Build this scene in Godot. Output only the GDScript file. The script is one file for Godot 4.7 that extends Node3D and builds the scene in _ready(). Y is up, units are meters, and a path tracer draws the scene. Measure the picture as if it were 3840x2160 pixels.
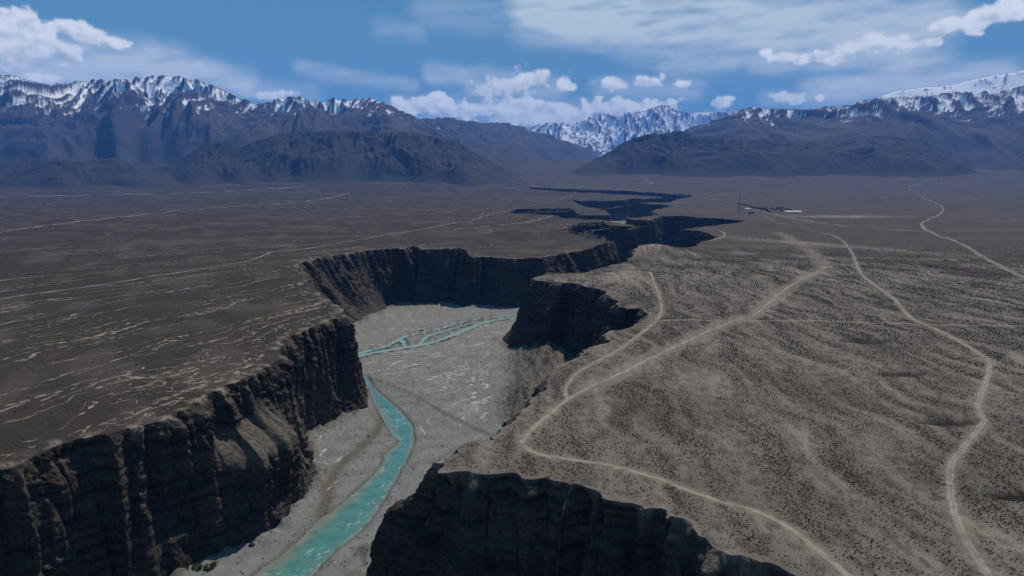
extends Node3D
# A river canyon cut into a stony plateau below snow mountains. x runs right, distances run along -z, metres.

const EXPOSURE := 1.12
const SKY_ENERGY := 1.0
const SUN_ENERGY := 1.6
const SUN_UP := 56.0
const SUN_RIGHT := 32.0
const HAZE := 2.6e-5
const HAZE_COLOR := Color(0.35, 0.6, 1.0)
const SLOPE := 0.0234375

# base colours, linear
const GRAVEL_DARK := Color(0.044, 0.036, 0.031)
const GRAVEL_BROWN := Color(0.057, 0.045, 0.037)
const SILT := Color(0.300, 0.255, 0.210)
const SILT_DUSTY := Color(0.135, 0.114, 0.095)
const SAND := Color(0.200, 0.172, 0.146)
const SAND_BROWN := Color(0.115, 0.097, 0.081)
const SAND_PALE := Color(0.300, 0.256, 0.213)
const FAR_CLOUD_SHADE := Color(0.058, 0.048, 0.041)  # brown ground with a broad cloud shadow painted into it
const SCRUB := Color(0.045, 0.038, 0.030)
const PIT_DARK := Color(0.034, 0.034, 0.034)
const BED_GREY := Color(0.240, 0.248, 0.240)
const BED_DARK := Color(0.175, 0.180, 0.174)
const BED_WARM := Color(0.225, 0.220, 0.200)
const BED_PALE := Color(0.460, 0.450, 0.400)
const BED_SILT := Color(0.40, 0.395, 0.36)
const TALUS := Color(0.155, 0.136, 0.114)
const BED_WET := Color(0.080, 0.080, 0.068)
const MUD := Color(0.125, 0.105, 0.073)
const CLIFF := Color(0.082, 0.073, 0.064)
const CLIFF_WARM := Color(0.102, 0.084, 0.068)
const CLIFF_DARK := Color(0.042, 0.038, 0.034)
const CLIFF_SAND_LIT := Color(0.17, 0.138, 0.108)
const COBBLE := Color(0.100, 0.100, 0.093)
const WATER := Color(0.057, 0.168, 0.156)
const WATER_DEEP := Color(0.038, 0.125, 0.119)
const SHALLOWS := Color(0.140, 0.150, 0.110)
const FOAM := Color(0.460, 0.540, 0.520)
const ROCK := Color(0.036, 0.038, 0.042)
const ROCK_WARM := Color(0.050, 0.048, 0.049)
const HILL_DARK := Color(0.018, 0.021, 0.024)
const HILL_GREY := Color(0.031, 0.033, 0.035)
const SNOW := Color(0.700, 0.730, 0.770)
const DUST := Color(0.320, 0.275, 0.230)
const DUST_GREY := Color(0.270, 0.250, 0.222)
const ASPHALT := Color(0.210, 0.200, 0.185)
const SHRUB_A := Color(0.048, 0.040, 0.030)
const SHRUB_B := Color(0.082, 0.069, 0.051)
const VEIL := Color(0.560, 0.650, 0.710)
const CLOUD_WHITE := Color(0.860, 0.900, 0.930)
const CLOUD_GREY := Color(0.460, 0.550, 0.630)

# measured outlines: rim [x, distance, foot x, foot distance]; tracks and shores [x, distance]; crests [x over distance, height]
const RIM_LEFT := [
	[-360,-300,-340,-301],[-350,-60,-330,-62],[-330,70,-312,66],[-300,150,-284,142],[-260,214,-246,206],[-219,280,-204,273],[-210,319,-197,313],[-193,332,-186,323],
	[-178,346,-172,357],[-177,373,-159,370],[-175,395,-149,383],[-171,414,-142,401],[-162,428,-140,435],[-162,442,-137,454],[-162,463,-135,469],[-181,534,-163,527],
	[-176,554,-171,558],[-171,594,-161,592],[-164,618,-153,612],[-153,627,-136,642],[-166,666,-144,676],[-194,716,-169,729],[-215,765,-184,779],[-249,840,-206,858],
	[-271,897,-220,917],[-321,1027,-245,1053],[-334,1082,-244,1089],[-331,1164,-238,1146],[-308,1215,-231,1180],[-290,1255,-222,1223],[-270,1297,-225,1258],
	[-222,1331,-214,1287],[-209,1309,-170,1299],[-207,1392,-163,1379],[-191,1367,-233,1350],[-178,1320,-188,1281],[-102,1343,-118,1301],[-78,1281,-100,1248],
	[-54,1310,-59,1270],[-4,1271,-13,1237],[57,1281,81,1256],[114,1390,144,1372],[165,1461,194,1442],[234,1575,262,1563],[235,1612,260,1615],[218,1717,243,1722],
	[192,1836,216,1842],[179,1903,203,1908],[163,1995,188,1995],[179,2104,203,2098],[216,2225,238,2214],[319,2397,299,2381],[301,2118,281,2115],[368,2076,371,2056],
	[382,2133,402,2135],[326,2454,345,2461],[186,2665,205,2671],[190,2861,208,2869],[-4,3089,10,3095],[-10,3320,5,3319],[11,3625,25,3620],[164,3745,176,3729],
	[327,3865,307,3862],[292,2971,272,2971],[320,2861,306,2847],[401,2861,420,2854],[446,3184,466,3182],[471,3546,491,3547],[419,4026,439,4027],[434,4725,454,4724],
	[441,5058,459,5050],[508,4891,504,4872],[815,4975,829,4960],[881,5226,896,5214],[1177,5437,1191,5423],[1204,5564,1222,5572],[899,6031,914,6044],[561,6329,575,6343],
	[292,6672,307,6684],[94,6929,110,6942],
]

const RIM_RIGHT := [
	[177,7058,166,7042],[601,6758,590,6741],[1064,6500,1052,6484],[1305,6244,1288,6232],[1533,5861,1514,5855],[1478,5648,1460,5656],[1231,5142,1213,5150],
	[1105,4766,1089,4779],[804,4600,786,4609],[920,4394,901,4387],[969,4148,949,4152],[771,3625,752,3632],[677,3355,658,3360],[643,3089,623,3091],[634,2942,616,2949],
	[508,2711,490,2720],[425,2534,405,2535],[492,2435,509,2423],[600,2784,618,2775],[682,2809,669,2794],[736,2665,717,2659],[815,2397,800,2397],[721,2241,709,2250],
	[580,2076,568,2085],[480,1933,465,1937],[516,1863,496,1862],[493,1644,473,1648],[465,1569,448,1578],[414,1493,397,1502],[381,1404,364,1414],[313,1314,298,1327],
	[268,1271,267,1290],[247,1309,231,1321],[221,1210,197,1217],[187,1105,160,1118],[123,994,93,1012],[99,965,101,1000],[50,998,42,1037],[27,951,-24,959],[37,914,-10,893],
	[65,865,38,842],[77,868,53,849],[91,833,66,825],[106,780,84,777],[109,693,89,692],[114,667,101,651],[128,678,114,667],[131,643,115,646],[111,598,98,604],[97,575,86,583],
	[75,550,62,556],[76,525,63,529],[59,501,45,509],[47,473,29,483],[32,453,10,467],[23,436,-2,442],[20,402,-2,405],[16,387,-5,393],[6,351,-17,358],[2,342,-19,353],
	[-6,329,-25,340],[-11,321,-28,331],[-20,307,-36,319],[-28,298,-75,384],[-33,290,-82,354],[-29,280,-82,336],[-22,276,-71,319],[-15,275,-17,259],[-4,274,-5,262],
	[8,273,5,261],[17,269,13,258],[27,266,22,255],[34,262,27,252],[44,252,34,244],[56,235,47,228],[64,227,55,219],[69,219,61,210],[80,212,72,203],[90,201,83,191],
	[125,180,117,169],[160,150,151,139],[210,110,198,99],[260,40,244,32],[290,-60,270,-62],[300,-300,280,-301],
]

const TERRACE := [
	[-88,1287],[-88,1458],[-79,1699],[11,1737],[91,1819],[163,1995],[184,1962],[192,1836],[218,1717],[242,1590],[162,1437],[112,1362],[56,1257],[-4,1239],[-52,1266],
	[-81,1252],
]

const TRACK_A := [
	[109,190],[105,200],[102,212],[98,228],[91,241],[83,248],[72,258],[62,270],[51,279],[38,286],[26,291],[14,295],[8,302],[5,309],[6,319],[11,333],[20,354],[30,377],
	[45,400],[71,433],[100,474],[131,516],[166,565],[210,618],[229,637],[282,730],[356,854],[431,962],[472,1027],
]

const TRACK_B := [
	[189,933],[169,787],[151,681],[134,618],[112,565],[81,499],[55,456],[39,426],[32,397],[33,381],
]

const TRACK_S := [
	[132,605],[155,611],[188,610],[258,603],[348,593],[443,581],[537,569],
]

const TRACK_C := [
	[146,186],[149,200],[154,217],[162,236],[174,258],[190,284],[206,302],[229,326],[246,345],[258,367],[286,403],[314,439],[336,474],[351,525],[361,576],[370,624],
	[412,730],[453,854],[507,994],[639,1287],[774,1627],[825,1874],[863,2133],[907,2379],[1097,2999],
]

const TRACK_D := [
	[561,651],[683,905],[796,1143],[956,1458],[1113,1819],[1372,2291],[1931,3089],[2515,4026],[2950,4850],[3697,6329],[4016,6972],[4655,7878],[5722,9047],[6870,10132],
]

const TRACK_E := [
	[1100,1798],[1072,1995],[1014,2209],[1076,2688],[1238,3429],[1359,4026],[1466,4850],[1498,5691],[1363,6073],[1058,6672],
]

const TRACK_F := [
	[-584,666],[-553,730],[-516,808],[-484,933],[-432,1082],[-436,1210],[-439,1260],[-386,1373],[-330,1627],[-249,1995],[-135,2473],[-120,2809],[-50,3250],[131,4230],
	[252,4642],[525,5903],
]

const TRACK_G := [
	[-1306,1508],[-1361,1819],[-1522,2576],[-1662,3825],[-1475,4642],[-1422,5479],[-1444,6116],
]

const TRACK_H := [
	[-4530,5268],[-4074,5479],[-3473,5903],[-2742,6329],[-2060,7403],
]

const TRACK_I := [
	[-164,1909],[-58,2133],[65,2379],[172,2861],
]

const TRACK_J := [
	[1499,7532],[1591,7878],[1587,8223],[1670,8570],[1669,9090],[1799,9524],
]

const TRACK_K := [
	[448,1122],[352,1151],[309,1235],
]

const TRACK_M := [
	[435,1508],[518,1671],[563,1841],[567,2021],
]

const TRACK_N := [
	[527,1151],[662,1143],[758,1126],
]

const RIVER_L := [
	[-143,319],[-138,343],[-129,367],[-120,408],[-113,425],[-99,487],[-99,520],[-93,547],[-103,567],[-128,635],[-139,666],[-151,705],[-169,754],
]

const RIVER_R := [
	[-113,319],[-108,343],[-102,370],[-94,391],[-90,411],[-86,447],[-84,478],[-82,520],[-83,553],[-90,588],[-105,627],[-128,671],[-147,710],[-166,760],
]

const WASH := [
	[472,1027],[530,1187],[606,1437],[676,1718],[714,1909],
]

const CHANNEL_A := [
	[-207,822],[-199,876],[-173,915],[-161,974],[-144,1006],[-109,1055],[-86,1099],[-47,1142],[-14,1156],[38,1189],
]

const CHANNEL_B := [
	[-210,808],[-193,866],[-154,903],[-127,927],[-107,954],[-87,998],[-66,1053],[-40,1109],[-14,1137],[37,1172],
]

const CHANNEL_C := [
	[-162,970],[-153,943],[-145,908],
]

const CHANNEL_D := [
	[-127,927],[-125,982],[-106,1023],[-84,1062],[-61,1099],
]

const FLOOR_MUD := [
	[-119,615],[-118,571],[-123,533],[-130,499],[-130,469],[-126,443],[-120,411],
]

const FLOOR_BANK := [
	[-159,743],[-137,726],[-98,676],[-60,615],[-38,585],[-17,558],
]

const FLOOR_BRANCH := [
	[-143,1004],[-110,986],[-81,1020],[-61,1064],
]

const FLOOR_BRANCHB := [
	[-156,916],[-139,934],[-141,986],[-115,1040],
]

const RANGE_LEFT := [15500, [
	[-1.147,2631],[-1.031,2802],[-0.957,2688],[-0.842,2831],[-0.766,2802],[-0.728,2899],[-0.716,2945],[-0.690,2814],[-0.657,2700],[-0.641,2734],[-0.603,2802],[-0.565,2820],[-0.531,2860],[-0.500,2899],[-0.474,2888],[-0.447,2802],[-0.425,2677],[-0.403,2545],[-0.388,2402],[-0.369,2333],[-0.356,2287],[-0.346,2356],[-0.327,2430],[-0.308,2459],[-0.293,2413],[-0.282,2356],[-0.263,2356],[-0.253,2436],[-0.232,2356],[-0.209,2425],[-0.198,2402],[-0.179,2298],[-0.160,2172],[-0.137,1998],[-0.115,1900],[-0.096,1813],[-0.073,1668],[-0.053,1522],[-0.024,1376],[0.015,1283],[0.034,1166],[0.045,990],[0.065,813],[0.083,754],[0.108,666],
]]

const RANGE_BACK := [20000, [
	[-0.206,2320],[-0.160,2432],[-0.121,2514],[-0.105,2574],[-0.076,2514],[-0.053,2424],[-0.034,2387],[-0.013,2402],[0.010,2342],[0.026,2177],[0.049,2080],[0.072,1930],[0.102,1741],[0.127,1432],[0.150,1242],[0.177,1037],
]]

const RANGE_PEAK := [31000, [
	[-0.054,2948],[-0.008,3181],[0.022,3390],[0.043,3622],[0.068,3657],[0.082,3564],[0.096,3680],[0.118,3981],[0.140,4039],[0.153,3866],[0.162,4097],[0.176,4062],[0.197,4235],[0.211,4442],[0.227,4362],[0.238,4166],[0.253,4039],[0.273,4004],[0.285,4062],[0.302,4200],[0.321,4224],[0.355,3993],[0.405,3761],[0.489,3530],
]]

const RANGE_RIGHT := [15000, [
	[0.184,1262],[0.215,1460],[0.244,1652],[0.256,1747],[0.280,1826],[0.298,1949],[0.316,1982],[0.328,2122],[0.341,2183],[0.349,2172],[0.360,2105],[0.375,2122],[0.388,2105],[0.407,2122],[0.422,2105],[0.439,2150],[0.466,2161],[0.481,2200],[0.497,2311],[0.512,2317],[0.527,2373],[0.555,2361],[0.582,2384],[0.608,2428],[0.638,2467],[0.669,2495],[0.692,2467],[0.710,2550],[0.729,2578],[0.789,2661],[0.866,2550],[0.978,2716],[1.132,2495],
]]

const RANGE_RIGHT_BACK := [19000, [
	[0.481,2564],[0.506,2847],[0.543,3093],[0.564,3170],[0.589,3212],[0.617,3254],[0.626,3226],[0.638,3324],[0.659,3443],[0.680,3485],[0.701,3583],[0.727,3660],[0.768,3757],[0.863,3653],[0.978,3408],[1.130,3408],
]]

const HILL_LEFT := [9300, [
	[-0.579,458],[-0.540,546],[-0.508,599],[-0.486,652],[-0.469,758],[-0.446,888],[-0.419,940],[-0.403,905],[-0.392,821],[-0.382,905],[-0.368,940],[-0.349,1010],[-0.320,1055],[-0.290,1062],[-0.252,1090],[-0.237,1076],[-0.208,1076],[-0.183,1059],[-0.165,1080],[-0.140,1048],[-0.121,1024],[-0.102,979],[-0.082,944],[-0.067,874],[-0.044,747],[-0.024,642],[-0.005,553],[0.010,483],[0.031,422],
]]

const HILL_LOW := [8300, [
	[-1.162,626],[-0.970,595],[-0.854,642],[-0.739,589],[-0.681,658],[-0.623,620],[-0.577,658],[-0.539,563],[-0.509,500],[-0.479,406],[-0.456,342],
]]

const HILL_RIGHT := [10500, [
	[0.050,401],[0.061,445],[0.083,569],[0.110,729],[0.137,868],[0.159,1030],[0.175,1109],[0.198,1149],[0.209,1160],[0.227,1184],[0.246,1184],[0.263,1137],[0.280,1117],[0.304,1149],[0.323,1105],[0.337,1070],[0.359,1093],[0.398,1062],[0.441,1038],[0.468,1018],[0.494,1121],[0.526,1137],[0.569,1105],[0.591,1062],[0.613,971],[0.635,884],[0.657,796],[0.685,701],
]]

const HILL_FAR_RIGHT := [12000, [
	[0.631,761],[0.662,852],[0.690,916],[0.710,1043],[0.736,1147],[0.777,1282],[0.853,1395],[0.987,1350],[1.142,1215],
]]
const CUMULUS := [
	[-35.31,10.37,4.32,1.24,0.85],[-35.38,11.34,2.00,1.23,1.00],[-33.96,11.04,1.78,1.00,1.00],[-31.96,11.71,1.47,0.76,1.05],[-30.74,11.26,1.43,0.78,1.00],[-29.30,11.15,0.98,0.49,1.00],[-35.56,8.94,0.86,0.59,0.80],[1.52,9.82,1.74,0.86,0.90],[-0.65,9.37,2.82,0.86,0.75],[4.34,9.63,0.65,0.74,0.95],[4.95,9.25,0.60,0.37,0.90],[8.42,9.27,1.70,0.57,0.90],[10.74,9.41,1.26,0.57,0.95],[7.88,9.57,0.60,0.49,0.95],[12.02,9.91,0.25,0.40,0.90],[13.69,9.19,0.66,0.34,1.00],[-7.81,7.64,2.46,0.83,0.90],[-6.08,8.18,1.34,0.62,0.95],[-3.06,7.43,3.48,0.80,0.82],[0.66,7.54,2.62,0.88,0.85],[3.93,7.52,2.17,0.71,0.82],[8.24,7.57,3.63,0.79,0.85],[11.62,7.70,1.99,0.61,0.85],[1.75,6.70,5.67,0.95,0.75],[16.54,7.67,1.24,0.52,0.90],[17.33,7.98,0.56,0.28,0.95],[15.36,6.83,1.22,0.37,0.80],[21.26,10.74,1.60,0.53,0.95],[23.29,10.68,2.01,0.56,0.95],[24.93,10.37,1.10,0.41,1.00],[26.80,11.11,2.15,0.83,0.90],[28.81,11.08,1.57,0.74,0.88],[30.44,11.00,0.99,0.42,0.90],[19.77,11.07,0.50,0.38,1.00],[31.48,11.90,1.13,0.48,0.95],[33.44,12.07,1.35,1.00,1.00],[34.68,12.06,1.53,0.66,1.00],[35.29,12.48,1.14,0.81,1.00],[23.68,7.76,0.42,0.33,0.95],[21.59,7.85,1.41,0.50,0.75],[-33.71,8.33,1.13,0.35,0.80],[-19.29,8.07,1.55,0.30,0.75],[-17.71,8.34,0.83,0.26,0.80],
]
const CIRRUS := [
	[-37.34,9.22,-25.68,9.51,2.04,0.95],[-27.18,10.48,-20.79,8.81,1.29,0.70],[-16.64,10.30,-8.00,9.28,0.64,0.35],[1.72,14.98,29.90,11.87,2.69,0.90],[7.07,13.33,12.33,12.07,1.61,0.55],[14.34,13.22,27.46,11.43,1.50,0.75],[-10.43,13.60,-7.71,13.28,0.90,0.25],[-6.84,14.88,0.64,14.50,1.40,0.25],[12.37,10.69,17.41,10.93,0.97,0.55],[27.51,10.54,31.27,8.06,2.26,0.70],[23.23,8.37,34.75,8.23,1.40,0.75],[19.87,7.88,22.33,7.83,0.69,0.40],[-6.48,10.23,0.65,9.78,0.86,0.60],[-24.83,8.93,-16.32,8.24,0.86,0.40],[-3.04,9.50,3.48,9.08,1.18,0.50],[7.14,9.24,14.48,8.92,0.97,0.40],[19.36,10.72,25.82,10.05,1.29,0.50],[-9.09,7.65,12.47,7.16,1.07,0.50],
]

# ------------------------------------------------------------------ noise and small helpers
var n_plates: FastNoiseLite
var n_ridge: FastNoiseLite
var n_roll: FastNoiseLite
var n_bump: FastNoiseLite
var n_broad: FastNoiseLite
var n_fine: FastNoiseLite
var n_warp: FastNoiseLite
var n_warp2: FastNoiseLite
var n_streak: FastNoiseLite
var n_where: FastNoiseLite
var n_breaks: FastNoiseLite
var n_patch: FastNoiseLite
var n_bands: FastNoiseLite
var n_dots: FastNoiseLite
var n_plain: FastNoiseLite
var n_bar: FastNoiseLite
var n_cobble: FastNoiseLite
var n_wisp: FastNoiseLite
var n_rim1: FastNoiseLite
var n_rim2: FastNoiseLite
var n_rim3: FastNoiseLite
var n_flute1: FastNoiseLite
var n_flute2: FastNoiseLite
var n_crack: FastNoiseLite
var n_strata: FastNoiseLite
var n_rough: FastNoiseLite
var n_bench: FastNoiseLite
var n_bench2: FastNoiseLite
var n_ripple: FastNoiseLite
var n_ripple2: FastNoiseLite
var n_foam: FastNoiseLite
var n_mwarp: FastNoiseLite
var n_spur: FastNoiseLite
var n_isle: FastNoiseLite
var n_blocks: FastNoiseLite
var n_snow: FastNoiseLite
var n_cl1: FastNoiseLite
var n_cl2: FastNoiseLite
var n_cl3: FastNoiseLite
var rng := RandomNumberGenerator.new()
var canyon := PackedVector2Array()          # closed outline (x, distance)
var rim_pts := {}                           # "left" / "right": rows of [x, d, bx, bd, nx, nd, s]
var names := {}
const MX0 := -900.0
const MD0 := 130.0
const MC := 3.0
const MW := 640
const MH := 560
var track_mask := PackedFloat32Array()
var canyon_mask := PackedByteArray()
const FX0 := -300.0
const FD0 := 100.0
const FW := 300
const FH := 620
var water_mask := PackedFloat32Array()
var mud_mask := PackedFloat32Array()
var base_mask := PackedFloat32Array()

func noise(key: String, freq: float, octaves := 1, ridged := false, s := 1) -> FastNoiseLite:
	var n := FastNoiseLite.new()
	n.seed = s
	n.noise_type = FastNoiseLite.TYPE_SIMPLEX_SMOOTH
	n.frequency = freq
	n.fractal_type = FastNoiseLite.FRACTAL_RIDGED if ridged else (FastNoiseLite.FRACTAL_FBM if octaves > 1 else FastNoiseLite.FRACTAL_NONE)
	n.fractal_octaves = octaves
	set("n_" + key, n)
	return n

func ss(a: float, b: float, x: float) -> float:
	var t := clampf((x - a) / (b - a), 0.0, 1.0)
	return t * t * (3.0 - 2.0 * t)

func numbered(called: String) -> String:
	var k: int = names.get(called, 0)
	names[called] = k + 1
	return called if k == 0 else "%s_%03d" % [called, k]

func mat(c: Color, rough := 0.95, vertex := true) -> StandardMaterial3D:
	var m := StandardMaterial3D.new()
	m.albedo_color = c.linear_to_srgb()
	m.roughness = rough
	m.metallic_specular = 0.2
	m.vertex_color_use_as_albedo = vertex
	m.cull_mode = BaseMaterial3D.CULL_DISABLED
	return m

func grain(m: StandardMaterial3D, freq: float, size_m: float, contrast: float, bump_cm := 0.0, s := 5) -> void:
	# fine mineral grain laid over the surface in world space
	var n := FastNoiseLite.new()
	n.seed = s
	n.frequency = freq
	n.fractal_octaves = 5
	n.fractal_gain = 0.62
	var t := NoiseTexture2D.new()
	t.width = 512
	t.height = 512
	t.seamless = true
	t.noise = n
	var g := Gradient.new()
	g.set_color(0, Color(1.0 - contrast, 1.0 - contrast, 1.0 - contrast))
	g.set_color(1, Color(1, 1, 1))
	t.color_ramp = g
	m.albedo_texture = t
	m.uv1_triplanar = true
	m.uv1_world_triplanar = true
	m.uv1_scale = Vector3.ONE / size_m
	if bump_cm > 0.0:
		var h := NoiseTexture2D.new()
		h.width = 512
		h.height = 512
		h.seamless = true
		h.noise = n
		m.heightmap_enabled = true
		m.heightmap_texture = h
		m.heightmap_scale = bump_cm

func commit(called: String, v: PackedVector3Array, c: PackedColorArray, idx: PackedInt32Array, m: Material, parent: Node = null) -> MeshInstance3D:
	var a := []
	a.resize(Mesh.ARRAY_MAX)
	a[Mesh.ARRAY_VERTEX] = v
	if c.size() > 0:
		a[Mesh.ARRAY_COLOR] = c
	if idx.size() > 0:
		a[Mesh.ARRAY_INDEX] = idx
	var st := SurfaceTool.new()
	st.create_from_arrays(a)
	st.generate_normals()
	st.set_material(m)
	var o := MeshInstance3D.new()
	o.mesh = st.commit()
	o.name = numbered(called) if parent == null else called
	(self if parent == null else parent).add_child(o, true)
	return o

func structure(o: Node, label: String, category: String) -> void:
	o.set_meta("kind", "structure")
	o.set_meta("label", label)
	o.set_meta("category", category)

func tag(o: Node, label: String, category: String, group := "") -> void:
	o.set_meta("label", label)
	o.set_meta("category", category)
	if group != "":
		o.set_meta("group", group)

func lerp_table(t: Array, x: float) -> float:
	if x <= t[0][0]:
		return t[0][1]
	for i in range(1, t.size()):
		if x <= t[i][0]:
			var f: float = (x - t[i - 1][0]) / (t[i][0] - t[i - 1][0])
			return lerpf(t[i - 1][1], t[i][1], f)
	return t[t.size() - 1][1]

# ------------------------------------------------------------------ the lie of the land
var terrace := PackedVector2Array()

func fan(d: float) -> float:
	var y := SLOPE * d
	if d > 3500.0:
		y += 8.6e-6 * (d - 3500.0) * (d - 3500.0)
	return y

func poly_depth(p: Vector2, poly: PackedVector2Array) -> float:
	# signed distance, positive inside
	var best := 1e12
	var n := poly.size()
	for i in n:
		var q := Geometry2D.get_closest_point_to_segment(p, poly[i], poly[(i + 1) % n])
		best = minf(best, p.distance_squared_to(q))
	best = sqrt(best)
	return best if Geometry2D.is_point_in_polygon(p, poly) else -best

const PITS := [[278.0, 530.0, 22.0, 7.0], [254.0, 436.0, 17.0, 5.5], [227.0, 345.0, 15.0, 4.2], [201.0, 259.0, 13.0, 3.4]]

func land(x: float, d: float) -> float:
	var y := fan(d)
	var far := clampf(d / 1200.0, 1.0, 4.0)
	y += n_roll.get_noise_2d(x, d) * 1.6 * far
	if d < 1800.0:
		y += n_bump.get_noise_2d(x, d) * 0.35
		if d < 800.0 and x > -40.0:
			# shallow rills that run down the plain
			y += 0.28 * n_bands.get_noise_2d(x * 1.25 + n_warp.get_noise_2d(x, d) * 15.0, d * 0.14)
	if d > 1180.0 and d < 2100.0 and x > -150.0 and x < 300.0:
		y -= 14.0 * ss(-6.0, 14.0, poly_depth(Vector2(x, d), terrace))
	if d > 750.0 and d < 1500.0 and x > -60.0 and x < 600.0:
		y -= 8.0 * exp(-(pow(x - 35.0, 2.0) + pow((d - 950.0) * 0.9, 2.0)) / 4200.0)
		y += 15.0 * exp(-(pow(x - 262.0, 2.0) / 2600.0 + pow(d - 1245.0, 2.0) / 9000.0))
		y += 7.5 * exp(-(pow(x - 160.0, 2.0) / 1200.0 + pow(d - 905.0, 2.0) / 2600.0))
	if x > 160.0 and d < 620.0:
		for p in PITS:
			var ex: float = (x - p[0]) / p[2]
			var ed: float = (d - p[1]) / (p[3] * 1.3)
			var e := ex * ex + ed * ed
			if e < 9.0:
				y -= 3.4 * exp(-e)
	return y

const MID := [[0, -30], [300, -110], [450, -70], [650, -10], [950, -60], [1250, 90], [1500, 350], [1900, 400], [3000, 480], [5000, 950], [6000, 1300], [7000, 150]]

func mask_at(m: PackedFloat32Array, x: float, d: float, x0: float, d0: float, c: float, w: int, h: int) -> float:
	var fx := (x - x0) / c - 0.5
	var fd := (d - d0) / c - 0.5
	var i := int(floor(fx))
	var j := int(floor(fd))
	if i < 0 or j < 0 or i >= w - 1 or j >= h - 1:
		return 0.0
	fx -= i
	fd -= j
	var k := j * w + i
	return lerpf(lerpf(m[k], m[k + 1], fx), lerpf(m[k + w], m[k + w + 1], fx), fd)

func stamp(m: PackedFloat32Array, line: Array, r: float, x0: float, d0: float, c: float, w: int, h: int, soft: float) -> void:
	for i in range(1, line.size()):
		var a := Vector2(line[i - 1][0], line[i - 1][1])
		var b := Vector2(line[i][0], line[i][1])
		var reach := r + soft
		var i0 := maxi(0, int((minf(a.x, b.x) - reach - x0) / c))
		var i1 := mini(w - 1, int((maxf(a.x, b.x) + reach - x0) / c) + 1)
		var j0 := maxi(0, int((minf(a.y, b.y) - reach - d0) / c))
		var j1 := mini(h - 1, int((maxf(a.y, b.y) + reach - d0) / c) + 1)
		for j in range(j0, j1 + 1):
			for q in range(i0, i1 + 1):
				var p := Vector2(x0 + (q + 0.5) * c, d0 + (j + 0.5) * c)
				var e := p.distance_to(Geometry2D.get_closest_point_to_segment(p, a, b))
				if e < reach:
					var k := j * w + q
					m[k] = maxf(m[k], 1.0 - ss(maxf(0.0, r - soft), reach, e))

func fill_mask(m: PackedFloat32Array, poly: PackedVector2Array, x0: float, d0: float, c: float, w: int, h: int) -> void:
	# even-odd fill, row by row
	for j in h:
		var d := d0 + (j + 0.5) * c
		var cuts := PackedFloat32Array()
		for i in poly.size():
			var a := poly[i]
			var b := poly[(i + 1) % poly.size()]
			if (a.y <= d) != (b.y <= d):
				cuts.append(a.x + (b.x - a.x) * (d - a.y) / (b.y - a.y))
		cuts.sort()
		for q in range(0, cuts.size() - 1, 2):
			for i in range(maxi(0, int(ceil((cuts[q] - x0) / c - 0.5))), mini(w, int(floor((cuts[q + 1] - x0) / c - 0.5)) + 1)):
				m[j * w + i] = 1.0

func blur(m: PackedFloat32Array, w: int, h: int) -> PackedFloat32Array:
	var o := m.duplicate()
	for j in range(1, h - 1):
		for i in range(1, w - 1):
			var k := j * w + i
			o[k] = (m[k] * 4.0 + (m[k - 1] + m[k + 1] + m[k - w] + m[k + w]) * 2.0 + m[k - w - 1] + m[k - w + 1] + m[k + w - 1] + m[k + w + 1]) / 16.0
	return o

func tone(a: Color, b: Color, t: float) -> Color:
	return a.lerp(b, clampf(t, 0.0, 1.0))

var mid_fast := PackedFloat32Array()

func left_side(x: float, d: float) -> bool:
	return x < mid_fast[clampi(int(d / 25.0), 0, 319)]

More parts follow.
